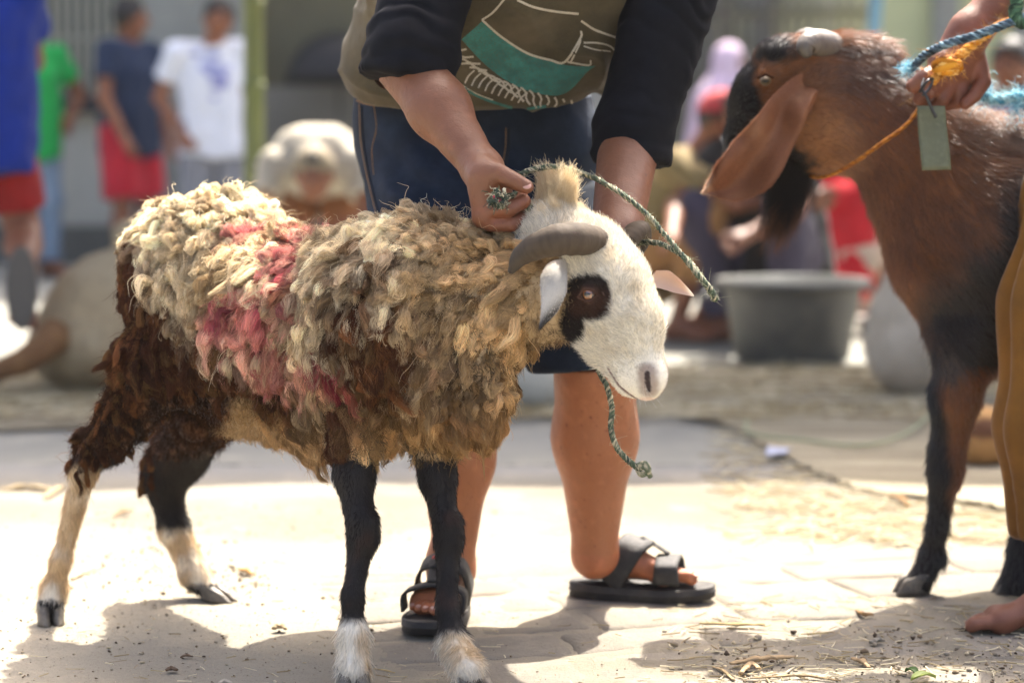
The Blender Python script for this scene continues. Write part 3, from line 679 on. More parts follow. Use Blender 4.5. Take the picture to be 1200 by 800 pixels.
# ================================================================== THE HANDLER
def strap(pts, wid, side, th, name, mt, parent, n=24):
    """a flat band that follows pts; side = direction(s) of its width"""
    p = spline(pts, n); T = unit(np.gradient(p, axis=0)); sv = np.asarray(side, float)
    if sv.ndim == 1: sv = np.tile(sv, (n, 1))
    else: sv = spline(sv, n)
    sv = unit(sv - (sv * T).sum(1, keepdims=True) * T); nv = np.cross(T, sv); w_ = np.interp(np.linspace(0, 1, n), np.linspace(0, 1, len(np.atleast_1d(wid))), np.atleast_1d(wid)); V = []
    prof = [(-1, -.5), (-.9, .5), (-.5, .62), (.5, .62), (.9, .5), (1, -.5)]
    for u, v in prof: V.append(p + sv * (u * w_ / 2)[:, None] + nv * v * th)
    V = np.stack(V, 1).reshape(-1, 3); K = len(prof)
    F = [(i * K + j, i * K + (j + 1) % K, (i + 1) * K + (j + 1) % K, (i + 1) * K + j) for i in range(n - 1) for j in range(K)] + [tuple(range(K - 1, -1, -1)), tuple((n - 1) * K + j for j in range(K))]
    return mkmesh(name, V, F, mt, parent)
def hold(o, t): return o
def sole(ctr, fw, L, wd, name, mt, parent, z0=.0, th=.026, heel=.006, toe_up=.006):
    fw = unit(A(fw[0], fw[1], 0)); sd_ = A(-fw[1], fw[0], 0); n = 40; out = []
    for k in range(n):
        a = k / n * 2 * np.pi; x = math.cos(a); y = math.sin(a)
        x_ = .5 * L * np.sign(x) * abs(x) ** .9
        wloc = wd * .5 * (1.0 + .12 * math.sin(x * 1.8 + .3) - .10 * math.exp(-((x + .1) / .35) ** 2))
        out.append((x_, wloc * np.sign(y) * abs(y) ** .72))
    m = MB(); V = []; prof = [(0.95, 0), (1.0, .15), (.985, .45), (1.01, .5), (.99, .56), (1.0, .9), (.97, 1.0), (.90, .93), (.5, .9), (.02, .9)]
    for s_, z in prof:
        for x, y in out:
            zz = z0 + z * th + (toe_up * max(0, x / (L / 2)) ** 2) + heel * max(0, -x / (L / 2)) * z
            V.append(A(*ctr) * A(1, 1, 0) + fw * x * s_ + sd_ * y * s_ + A(0, 0, zz))
    F = [(i * n + j, i * n + (j + 1) % n, (i + 1) * n + (j + 1) % n, (i + 1) * n + j) for i in range(len(prof) - 1) for j in range(n)] + [tuple(range(n - 1, -1, -1)), tuple((len(prof) - 1) * n + j for j in range(n))]
    return mkmesh(name, V, F, mt, parent)
rubber = mat('sandal_rubber', lin('24211e'), .7, bump=[(400, .5, .0015)], var=[(30, lin('4a443c'), .45, .8)])
strap_m = mat('sandal_strap', lin('1f1d1b'), .65, bump=[(700, .9, .0012), (120, .4, .002)], var=[(60, lin('3f3b35'), .45, .8)])
def foot_prims(heel, fw, L, z0, toes=True, lat=1, big_side=1):
    """bare foot standing on z0; heel = x,y of the heel's back; big_side = +1 when the big toe lies to the left of fw"""
    fw = unit(A(fw[0], fw[1], 0)); sd_ = A(-fw[1], fw[0], 0) * big_side; h = A(heel[0], heel[1], z0)
    f = lambda x, y, z: h + fw * x * L + sd_ * y * L + A(0, 0, z * L)
    Pm = [el(f(.13, 0, .13), (.125 * L, .105 * L, .125 * L), [fw, sd_, (0, 0, 1)], k=.02), rc(f(.16, .0, .2), f(.45, .035, .20), .10 * L, .085 * L, .03), rc(f(.3, -.03, .10), f(.7, -.09, .07), .085 * L, .07 * L, .03),
          rc(f(.42, .03, .17), f(.72, .07, .085), .085 * L, .075 * L, .03), rc(f(.7, .08, .08), f(.7, -.1, .07), .07 * L, .06 * L, .03), rc(f(.2, .0, .3), f(.15, 0, .2), .11 * L, .1 * L, .03)]
    for (y, x1, r_) in [(.115, .985, .052), (.03, .965, .038), (-.035, .93, .035), (-.095, .89, .033), (-.15, .835, .031)]:
        Pm += [rc(f(.72, y * .85, .075), f(x1 - .07, y, .072), r_ * L * .9, r_ * L * .95, .006), rc(f(x1 - .07, y, .07), f(x1 - r_, y, .052), r_ * L * .98, r_ * L * .9, .003)]
    return Pm, f
def finger(pts, radii, k=.004):
    return [rc(pts[i], pts[i + 1], radii[i], radii[i + 1], k if i == 0 else .002) for i in range(len(pts) - 1)]
skin_fn = lambda V: None
def X0(px): return (px - 600) / FPX * 4.35
def handler():
    base = G(600, 735)
    root = empty('person', tuple(base), 'man bending over the sheep in olive and navy shirt, gripping its rope', 'person')
    denim = mat('denim', lin('1b2738'), .85, bump=[(1400, .5, .0006), (28, .3, .004)], var=[(16, lin('2b3a4e'), .45, .8), (5, lin('111923'), .4, .7)], spec=.25)
    navy = mat('navy_jersey', lin('0c0d12'), .85, bump=[(1500, .4, .0005), (22, .25, .003)], var=[(12, lin('14161d'), .45, .8)], spec=.15)
    olive = mat('olive_jersey', lin('4b4330'), .9, bump=[(1500, .5, .0006), (18, .3, .004)], var=[(900, lin('3a3426'), .45, .6), (3.2, lin('6a604a'), .5, .75), (10, lin('574d39'), .45, .8)], spec=.15, sheen=.1)
    # --- skin, one surface: head, neck, trunk, arms with hands, legs with feet
    S1, E1, W1 = P(520, -75, 4.22), P(475, 72, 4.14), P(566, 200, 3.955)
    S2, E2, W2 = P(795, -70, 4.28), P(737, 170, 4.22), P(722, 275, 4.05)
    hip1, hip2 = P(500, 200, 4.62), P(625, 200, 4.66); kn1, kn2 = P(535, 430, 4.36), P(698, 430, 4.44); an1, an2 = P(532, 668, 4.44), P(697, 650, 4.53)
    neck, head = P(650, -150, 4.05), P(640, -250, 3.93)
    B = [rc(hip1, kn1, .085, .070, .05), rc(hip2 + A(.03, 0, 0), kn2, .08, .072, .05), rc(kn1, kn1 * .55 + an1 * .45 + A(0, .02, 0), .066, .068, .05), rc(kn1 * .55 + an1 * .45 + A(0, .02, 0), an1, .064, .034, .04),
         rc(kn2, kn2 * .62 + an2 * .38 + A(0, .015, 0), .078, .0735, .05), rc(kn2 * .62 + an2 * .38 + A(0, .015, 0), an2, .0735, .039, .04),
         rc(P(550, 170, 4.68), P(610, 60, 4.58), .07, .085, .06), rc(P(610, 60, 4.56), P(640, -60, 4.38), .10, .09, .08), rc(S1 + A(0, .05, 0), S2 + A(0, .05, 0), .05, .05, .08), rc(P(650, -90, 4.2), neck, .07, .055, .04), el(head, (.08, .10, .115), k=.04), rc(head, head + A(0, -.07, -.07), .06, .045, .03), el(head + A(0, -.115, -.02), (.014, .02, .02), k=.01),
         rc(S1, E1, .052, .055, .03), rc(E1, E1 * .55 + W1 * .45, .0555, .048, .03), rc(E1 * .55 + W1 * .45, W1, .048, .030, .03), rc(S2, E2, .055, .058, .03), rc(E2, W2, .0555, .042, .03)]
    F1, f1 = foot_prims(G(528, 716)[:2] + A(0, .02), (-.14, -1), .245, .030, big_side=1)
    F2, f2 = foot_prims(G(668, 697)[:2] + A(.012, -.004), (.985, -.19), .243, .032, big_side=-1)
    # fist of the near arm: thumb on top pointing right, fingers closed round the rope
    Y = 3.925
    hk = lambda x, y, dy=0.0: P(x, y, Y + dy)
    Hn = [rc(W1, hk(572, 216, .0), .030, .030, .02), rc(hk(572, 214, .0), hk(568, 254, .0), .0255, .021, .02), rc(hk(580, 225, .015), hk(592, 245, .02), .024, .026, .02), rc(hk(566, 220, -.005), hk(570, 250, -.01), .018, .018, .015)]
    Hn += finger([hk(571, 246, -.014), hk(597, 245, -.036), hk(613, 236, -.024), hk(611, 230, .0)], [.0140, .0125, .0118, .010], .005)
    Hn += finger([hk(574, 262, -.008), hk(599, 263, -.026), hk(613, 256, -.010), hk(612, 250, .01)], [.0135, .0122, .0112, .010], .005)
    Hn += finger([hk(583, 262, .018), hk(606, 262, .004), hk(618, 254, .018), hk(612, 245, .03)], [.0155, .0135, .0125, .0105], .008)
    Hn += finger([hk(590, 250, .035), hk(610, 250, .028), hk(622, 244, .036), hk(616, 238, .045)], [.0140, .0120, .0110, .0095], .008)
    Hn += finger([hk(566, 203, -.004), hk(583, 203, -.024), hk(602, 212, -.034), hk(617, 219, -.036)], [.0215, .0170, .0140, .0115], .014)
    # the far arm's hand, spread on the far side of the sheep's neck
    o2 = unit(W2 - E2)
    Hf = [rc(W2, P(715, 310, 4.0), .034, .036, .02)]
    for k in range(4): Hf += finger([P(700 + 8 * k, 318, 4.0), P(692 + 9 * k, 345, 3.985), P(686 + 9 * k, 362, 3.965)], [.011, .010, .008], .004)
    Hf += finger([P(735, 305, 3.98), P(742, 325, 3.96), P(738, 345, 3.95)], [.013, .011, .009], .004)
    # one continuous surface, finer where it is bare and close
    V, Q = sdf_mesh(B + F1 + F2 + Hn + Hf, .0052) if False else sdf_mesh([b for b in B], .009)
    parts = [(V, Q)]
    arm = [b for b in B if b['t'] == 'rc' and (np.allclose(b['a'], E1) or np.allclose(b['b'], W1))]
    dirf = unit(W1 - E1); cut = [(E1 + dirf * .0, -dirf)]
    V2, Q2 = sdf_mesh(arm + Hn + [rc(W1 + A(0, 0, .004), hk(570, 205, -.01), .026, .02, .02)], .0021, gcut=cut)
    parts.append((V2, Q2))
    d2 = unit(W2 - E2); V3, Q3 = sdf_mesh([rc(E2 - d2 * .04, W2, .056, .042, .03)] + Hf, .004, gcut=[(E2 - d2 * .03, -d2)]); parts.append((V3, Q3))
    leg1 = [b for b in B if np.allclose(b.get('a', 0), kn1) or np.allclose(b.get('b', 0), an1)] + [rc(an1, f1(.2, 0, .28), .034, .03, .03)] + F1
    leg2 = [b for b in B if np.allclose(b.get('a', 0), kn2) or np.allclose(b.get('b', 0), an2)] + [rc(an2, f2(.17, 0, .28), .037, .035, .03)] + F2
    for lg, kn in ((leg1, kn1), (leg2, kn2)): parts.append(sdf_mesh(lg, .0034, gcut=[(kn, (0, 0, 1))]))
    # drop the coarse copy wherever the fine one takes over, so that the skin stays one surface
    keepv = ~(((V - E1) @ dirf > .004) & (np.linalg.norm(V - W1, axis=1) < .45) & (V[:, 2] > .5) & (V[:, 0] < P(620, 0, 4)[0]) & (V[:, 1] < 4.3)) & ~((V[:, 2] < kn1[2])) & ~(((V - E2) @ d2 > -.025) & (V[:, 0] > P(680, 0, 4.2)[0]) & (V[:, 1] < 4.35))
    parts[0] = (V, Q[keepv[Q].all(1)])
    off = 0; VV, QQ = [], []
    for v, q in parts: VV.append(v); QQ.append(q + off); off += len(v)
    VV = np.vstack(VV); QQ = np.vstack(QQ); Nn = vnormals(VV, QQ); VV = VV + Nn * (fbm(VV, 90, 4)[:, None] * .0006)
    # rosier knuckles, heels and toes, the skin's own red
    c = np.tile(lin('754a30'), (len(VV), 1)); n1 = fbm(VV, 12, 4); n2 = fbm(VV, 60, 8); c = mixc(c, lin('683f29'), sstep(-.1, .7, n1) * .6); c = mixc(c, lin('8c5a3d'), sstep(.0, .7, n2) * .35)
    red = np.exp(-((VV - P(595, 245, Y)) ** 2).sum(1) / .04 ** 2) + (VV[:, 2] < .1) * .22
    c = mixc(c, lin('9a4a36'), np.clip(red * (.5 + .5 * n2), 0, .75)); c = mixc(c, lin('4a2218'), (vnoise(VV, 110, 3) > .86) * .6)
    c = mixc(c, c * A(2.0, 1.9, 1.75), sstep(.62, .5, VV[:, 2]))  # lower legs lightened in colour to carry bounced and translucent light
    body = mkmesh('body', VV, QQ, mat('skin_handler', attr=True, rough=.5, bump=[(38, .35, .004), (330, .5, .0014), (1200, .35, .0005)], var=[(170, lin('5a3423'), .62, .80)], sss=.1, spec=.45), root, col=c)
    # fine dark hair on forearms and shins
    p_, n_, _ = sample(V2, Q2, 900, 3); kk = (p_ - E1) @ dirf < .19; p_, n_ = p_[kk], n_[kk]; p3, n3, _ = sample(parts[3][0], parts[3][1], 500, 4); p4, n4, _ = sample(parts[4][0], parts[4][1], 700, 5); k4 = p4[:, 2] > .14; k3 = p3[:, 2] > .14
    pa_, na_ = np.vstack([p_, p3[k3], p4[k4]]), np.vstack([n_, n3[k3], n4[k4]])
    fl_ = np.where((pa_[:, 2] > .5)[:, None], dirf, A(0, 0, -1.0)); fur('body_hair', pa_, na_, fl_, .011, .25, hairs_m, root, lambda q: np.tile(lin('2a1a12'), (len(q), 1)), S=4, r=.00009, jit=.6, seed=3)
    # thumb nail
    nl = el(hk(617, 217.5, -.0445), (.0078, .0022, .0068), [unit(hk(617, 219) - hk(602, 212)), (0, -.8, .6), np.cross(unit(hk(617, 219) - hk(602, 212)), A(0, -.8, .6))], k=.0)
    v, q = sdf_mesh([nl], .0009); mkmesh('thumb_nail', v, q, mat('nail', lin('b98a78'), .3, spec=.6), root)
    for f, k in ((f1, 1), (f2, 1)):
        for (y, x1, r_) in [(.115, .985, .052), (.03, .965, .038), (-.035, .93, .035), (-.095, .89, .033), (-.15, .835, .031)]:
            fw = unit(f(1, 0, 0) - f(0, 0, 0)); sd_ = unit(f(0, 1, 0) - f(0, 0, 0)); up = unit(A(0, 0, 1) + fw * .5)
            v, q = sdf_mesh([el(f(x1 - r_ * .75, y, .052) + up * r_ * .225 * .86, (r_ * .225 * .6, r_ * .225 * .7, .0018), [np.cross(sd_, up), sd_, up], k=0)], .0012)
            mkmesh('toe_nail', v, q, mat('nail', lin('b98a78'), .3, spec=.6), root)
    # hair
    v, q = sdf_mesh([el(head + A(0, .015, .02), (.088, .105, .115), k=.01)], .008, gcut=[(head + A(0, -.03, -.02), (0, -.6, -.8))]); mkmesh('hair', v, q, hair_m, root)
    # --- denim: waist, seat, two legs to the knee
    wl, wr = P(492, 135, 4.60), P(625, 145, 4.64)
    J = [rc(wl, wr, .125, .125, .06, cut=[(P(550, 112, 4.6), (0, -.1, 1))]), rc(P(508, 175, 4.62), P(525, 330, 4.45), .142, .125, .05), rc(P(618, 175, 4.66), P(668, 330, 4.52), .125, .122, .05),
         rc(P(525, 330, 4.45), P(536, 470, 4.38), .125, .10, .03, cut=[(P(536, 432, 4.38), (0, 0, -1))]), rc(P(668, 330, 4.52), P(697, 470, 4.44), .122, .105, .03, cut=[(P(697, 428, 4.44), (.1, 0, -1))])]
    V, Q = sdf_mesh(J, .006); Nn = vnormals(V, Q)
    wr_ = fbm(V * A(1, 1, 2.6), 7, 3) * .008 + fbm(V * A(1, 1, 1.6), 20, 8) * .0025 + .0075 * np.sin(V[:, 2] * 60 + V[:, 0] * 40 + 5 * fbm(V, 6, 1)) * sstep(-.1, .4, fbm(V, 5, 77))
    jeans = mkmesh('jeans', V + Nn * wr_[:, None], Q, denim, root); jb = BVHTree.FromPolygons([tuple(v) for v in V + Nn * wr_[:, None]], [tuple(map(int, q)) for q in Q])
    def on(bvh, px, py, off=.0015):
        o = Vector((0, 0, CAM_H)); d = (Vector(P(px, py, 4)) - o).normalized(); h = bvh.ray_cast(o, d)
        if h[0] is None: return None
        n = h[1]; n = -n if n.dot(d) > 0 else n
        return np.array(h[0] + n * off)
    def seam(bvh, pxs, r_, name, mt, parent, n=40):
        q = spline(np.array([(x, y, 0) for x, y in pxs], float), n); pts = [on(bvh, x, y, r_ * .3) for x, y, _ in q]; pts = [p for p in pts if p is not None]
        if len(pts) < 4: return None
        seg = [pts[0]]
        for p in pts[1:]:
            if np.linalg.norm(p - seg[-1]) < .06: seg.append(p)
        if len(seg) < 4: return None
        V, F = tube(seg, r_, 6); return mkmesh(name, V, F, mt, parent)
    thread = mat('orange_thread', lin('8c6a42'), .8)
    seam(jb, [(597, 150), (596, 175), (590, 205), (582, 235)], .0022, 'seam', mat('denim_seam', lin('141c28'), .9), jeans)
    seam(jb, [(424, 125), (426, 165), (432, 200), (440, 235), (446, 260)], .0022, 'seam', mat('denim_seam', lin('141c28'), .9), jeans)
    seam(jb, [(421, 122), (423, 165), (429, 200), (437, 235), (443, 260)], .0010, 'stitching', thread, jeans)
    seam(jb, [(593, 150), (592, 175), (586, 205), (579, 235)], .0009, 'stitching', thread, jeans)
    seam(jb, [(418, 118), (428, 122), (440, 124)], .0012, 'stitching', thread, jeans); seam(jb, [(438, 122), (441, 150), (436, 175), (438, 205)], .0009, 'stitching', thread, jeans)
    # --- shirt body
    T_ = [rc(P(478, 62, 4.50), P(640, 78, 4.55), .10, .105, .06), rc(P(495, 60, 4.5), P(515, -60, 4.32), .118, .115, .08), rc(P(640, 60, 4.52), P(760, -60, 4.38), .115, .11, .08), rc(P(560, 70, 4.46), P(620, -60, 4.28), .135, .13, .1),
          rc(P(540, 96, 4.45), P(610, 104, 4.45), .085, .075, .06), rc(P(475, 92, 4.53), P(650, 112, 4.57), .092, .09, .06), rc(P(500, -60, 4.3), P(770, -60, 4.34), .11, .11, .08), rc(P(640, 60, 4.40), P(720, -10, 4.32), .09, .08, .06), rc(P(650, -90, 4.2), P(650, -140, 4.12), .09, .07, .04)]
    V, Q = sdf_mesh(T_, .006, gcut=[(P(560, 150, 4.45), (.06, -.35, -1)), (P(560, 147, 4.3), (.04, .35, -1))]); Nn = vnormals(V, Q)
    sag = V @ unit(A(.5, 0, 1)); wr_ = fbm(V * A(1, 1, .8), 6, 13) * .012 + .006 * np.sin(sag * 34 + 4 * fbm(V, 4, 5)) * sstep(-.2, .5, fbm(V, 4, 15)) + .002 * fbm(V, 26, 5) + .009 * (1 - np.abs(np.sin(V @ A(9, 4, 16) + 3.2 * fbm(V, 3.2, 91)))) ** 3 * 1.5 * sstep(-.35, .35, fbm(V, 3, 95)) + .010 * (1 - np.abs(np.sin(V @ A(22, 0, 9) + 2.5 * fbm(V, 4, 97)))) ** 4 * sstep(X0(655), X0(720), V[:, 0])
    hem = sstep(.02, .0, V[:, 2] - P(560, 147, 4.4)[2]); V = V + Nn * (wr_ * 1.15)[:, None]
    shirt = mkmesh('shirt', V, Q, olive, root); sb = BVHTree.FromPolygons([tuple(v) for v in V], [tuple(map(int, q)) for q in Q])
    # --- sleeves, rolled below the elbow
    def sleeve(S_, E_, c_dir, c_pt, r0, r1, seed, name='sleeve'):
        v, q = sdf_mesh([rc(S_, E_, r0, r1, .03), rc(E_, E_ + unit(c_dir) * .09, r1, r1 * .94, .02)], .0045, gcut=[(c_pt, c_dir)]); nn = vnormals(v, q)
        a = unit(E_ - S_); s_ = (v - S_) @ a; al = (v - S_) - np.outer(s_, a)
        th = fbm(v, 9, seed) * 2.5
        d = .0055 * np.abs(np.sin(s_ * 62 + th * 2.2)) ** 1.4 * sstep(-.4, .3, fbm(v, 7, seed + 3)) * sstep(.0, .12, s_) + fbm(v, 14, seed + 5) * .005 + fbm(v, 40, seed + 6) * .0012
        d += .004 * sstep(.030, .012, np.abs((v - c_pt) @ unit(c_dir) + .0))
        return mkmesh(name, v + nn * d[:, None], q, navy, root)
    sleeve(P(520, -75, 4.22), P(484, 56, 4.13), unit(A(-.22, -.2, -1)), P(477, 94, 4.13), .080, .0755, 4)
    sleeve(P(808, -70, 4.28), P(742, 150, 4.23), unit(A(-.05, -.15, -1)), P(735, 190, 4.22), .080, .068, 24)
    # --- printed front of the shirt: flat ink lying on the cloth
    def ink(poly_rows, name, mt, off=.0012, split=.05):
        rows = []
        for a, b in poly_rows:
            m = max(2, int(max(abs(b[0] - a[0]), abs(b[1] - a[1])) / 4)); rows.append([(a[0] + (b[0] - a[0]) * t, a[1] + (b[1] - a[1]) * t) for t in np.linspace(0, 1, m)])
        m = max(len(r) for r in rows); G_ = []
        for (a, b) in poly_rows: G_.append([on(sb, a[0] + (b[0] - a[0]) * t, a[1] + (b[1] - a[1]) * t, off) for t in np.linspace(0, 1, m)])
        V, F, id_ = [], [], {}
        for i, r in enumerate(G_):
            for j, p in enumerate(r):
                if p is not None: id_[i, j] = len(V); V.append(p)
        for i in range(len(G_) - 1):
            for j in range(m - 1):
                k = [(i, j), (i + 1, j), (i + 1, j + 1), (i, j + 1)]
                if all(x in id_ for x in k):
                    f = [id_[x] for x in k]; pp = np.array([V[x] for x in f])
                    if np.ptp(pp, 0).max() < split: F.append(f)
        if F: return mkmesh(name, V, F, mt, shirt)
    def line(pts, w_, name, mt, off=.0016):
        q = spline(np.array([(x, y, 0) for x, y in pts], float), max(6, int(sum(math.dist(pts[i], pts[i + 1]) for i in range(len(pts) - 1)) / 4))); T = unit(np.gradient(q, axis=0)); n_ = np.stack([-T[:, 1], T[:, 0]], 1)
        return ink([((a[0] - b[0] * w_ / 2, a[1] - b[1] * w_ / 2), (a[0] + b[0] * w_ / 2, a[1] + b[1] * w_ / 2)) for a, b in zip(q, n_)], name, mt, off)
    teal = mat('teal_print', lin('2c6f66'), .8, var=[(14, lin('3f8a80'), .45, .7), (30, lin('24564e'), .4, .7), (500, lin('4a5646'), .54, .60)]); whp = mat('white_print', lin('b5ac98'), .8, var=[(600, lin('6a6250'), .56, .64)])
    up = spline(np.array([(566, 24, 0), (590, 45, 0), (620, 64, 0), (650, 73, 0), (672, 77, 0), (698, 77, 0)], float), 34); dn = spline(np.array([(541, 46, 0), (565, 72, 0), (590, 92, 0), (622, 107, 0), (660, 110, 0), (690, 82, 0)], float), 34)
    ink([((a[0], a[1]), (b[0], b[1])) for a, b in zip(up, dn)], 'teal_band', teal)
    line([(517, 75), (530, 92), (552, 108), (580, 120), (610, 127), (640, 124)], 3.2, 'teal_line', teal)
    line([(592, -2), (578, 14), (565, 23)], 2.4, 'white_line', whp); line([(565, 23), (588, 43), (618, 62), (645, 70), (662, 72), (680, 45), (681, 36)], 2.6, 'white_line', whp)
    line([(668, 74), (679, 52), (680, 44)], 2, 'white_line', whp); line([(606, 0), (625, 8), (650, 13), (678, 16)], 2.8, 'white_line', whp); line([(681, 24), (700, 36), (720, 43), (738, 49)], 2.6, 'white_line', whp)
    line([(665, 72), (690, 76), (692, 70)], 2.2, 'white_line', whp); line([(684, 50), (700, 50), (715, 54), (722, 62)], 2.2, 'white_line', whp); line([(684, 54), (698, 58), (715, 60)], 1.8, 'white_line', whp)
    for k in range(17):      # rows of short wavy stripes below the band
        t = k / 16; cx, cy = 530 + 138 * t, 58 + 68 * math.sin(t * 1.45) ** .95; dx_, dy_ = 17 * (1 - .45 * t), 4 + 9 * t
        ax_, ay_ = math.cos(-.05 + 1.9 * t), math.sin(-.05 + 1.9 * t); L = 17 * (1 - .5 * t)
        for o_ in (0,):
            px_, py_ = -ay_, ax_
            line([(cx - ax_ * L + px_ * 1.5, cy - ay_ * L + py_ * 1.5), (cx - ax_ * L * .35 - px_ * 1.8, cy - ay_ * L * .35 - py_ * 1.8), (cx + ax_ * L * .3 + px_ * 1.5, cy + ay_ * L * .3 + py_ * 1.5), (cx + ax_ * L, cy + ay_ * L)], 2.3, 'white_stripe', whp)
    for k in range(9):
        t = k / 8; line([(556 + 62 * t, 82 + 26 * t), (549 + 62 * t, 89 + 25 * t), (545 + 62 * t, 98 + 22 * t)], 1.9, 'white_stripe', whp)
    line([(524, 86), (540, 99), (560, 110), (578, 117)], 1.4, 'white_line', whp)
    # --- sandals
    for (f, heel, fw, L, c, sgn) in ((f1, None, (-.14, -1), .285, None, 1), (f2, None, (.985, -.19), .283, None, -1)):
        fw = unit(A(fw[0], fw[1], 0)); sd_ = A(-fw[1], fw[0], 0) * sgn; ctr = f(.5, 0, 0) + fw * .006
        so_ = sole(ctr, fw, L, .112, 'sandal', rubber, root, th=.026)
        for (x, spread, hgt, wd, dx) in ((.46, .195, .345, .056, .19), (.74, .225, .215, .046, 0.0)):
            pts = [f(x - dx, spread * -.98, .02), f(x - dx * .6, spread * -1.0, .13), f(x - dx * .1, spread * -.72, hgt * .82), f(x + dx * .25, 0, hgt), f(x - dx * .1, spread * .8, hgt * .84), f(x - dx * .6, spread * 1.02, .13), f(x - dx, spread * .98, .02)]
            strap(pts, [wd * 1.15, wd, wd, wd * 1.1, wd, wd, wd * 1.15], fw + A(0, 0, -.25 if x < .5 else 0), .0045, 'strap', strap_m, so_, 30)
        strap([f(.52, -.02, .355), f(.62, -.01, .30), f(.74, 0, .23)], .026, sd_, .003, 'strap', strap_m, so_, 14)
        if sgn == 1:
            strap([f(.47, -.06, .36), f(.475, 0, .37), f(.47, .05, .36)], .008, fw + A(0, 0, -.5), .002, 'red_tab', mat('red_tab', lin('b03a30'), .7), so_, 8)
    return root
handler()

# ================================================================== THE GOAT
GB, GK = lin('85552f'), lin('15100d')
def goat_colour(p):
    x, y = proj(p); n = fbm(p, 16, 3); n2 = fbm(p, 70, 6, 2)
    c = mixc(np.tile(GB, (len(p), 1)), lin('54301a'), sstep(-.3, .5, n) * .5); c = mixc(c, lin('3a2216'), blob(x, y, 1010, 92, 75, 22, n) * .5 + blob(x, y, 1150, 165, 60, 18, n) * .4); c = mixc(c, lin('a3734a'), blob(x, y, 955, 172, 60, 40, n) * .6)
    k = np.zeros(len(p))
    k = np.maximum(k, sstep(-22, 26, (x - 1192) * .9 + (y - 205) * .62 + n * 42 + n2 * 14) * sstep(160, 220, y + n * 20) * .95)
    k = np.maximum(k, blob(x, y, 1105, 370, 30, 60, n) * .7); k = np.maximum(k, blob(x, y, 1120, 420, 42, 34, n2) * .6)
    nose = sstep(-4, 5, np.interp(y, [40, 75, 95, 115, 150, 190], [884, 884, 884, 892, 894, 880]) - x + n2 * 4)
    k = np.maximum(k, nose * (y < 190)); k = np.maximum(k, blob(x, y, 905, 58, 30, 17, n2)); k = np.maximum(k, blob(x, y, 992, 60, 48, 7, n2 * .5) * .7); k = np.maximum(k, blob(x, y, 1055, 90, 30, 9, n2) * .5)
    k = np.maximum(k, blob(x, y, 925, 195, 28, 22, n2))
    leg = (y > 440); kl = sstep(-6, 8, (1106 + (y - 440) * .07) - x + n * 9); kl = np.maximum(kl, sstep(575, 615, y + n * 20)); kl = np.maximum(kl, (x > 1165) * 1.)
    k = np.where(leg, kl, k)
    c = mixc(c, GK, np.clip(k, 0, 1)); c = mixc(c, lin('8a4c22'), blob(x, y, 1165, 437, 40, 8, n2) * .8)
    return mixc(c, lin('5a5048'), blob(x, y, 1112, 430, 16, 18, n2) * .7)
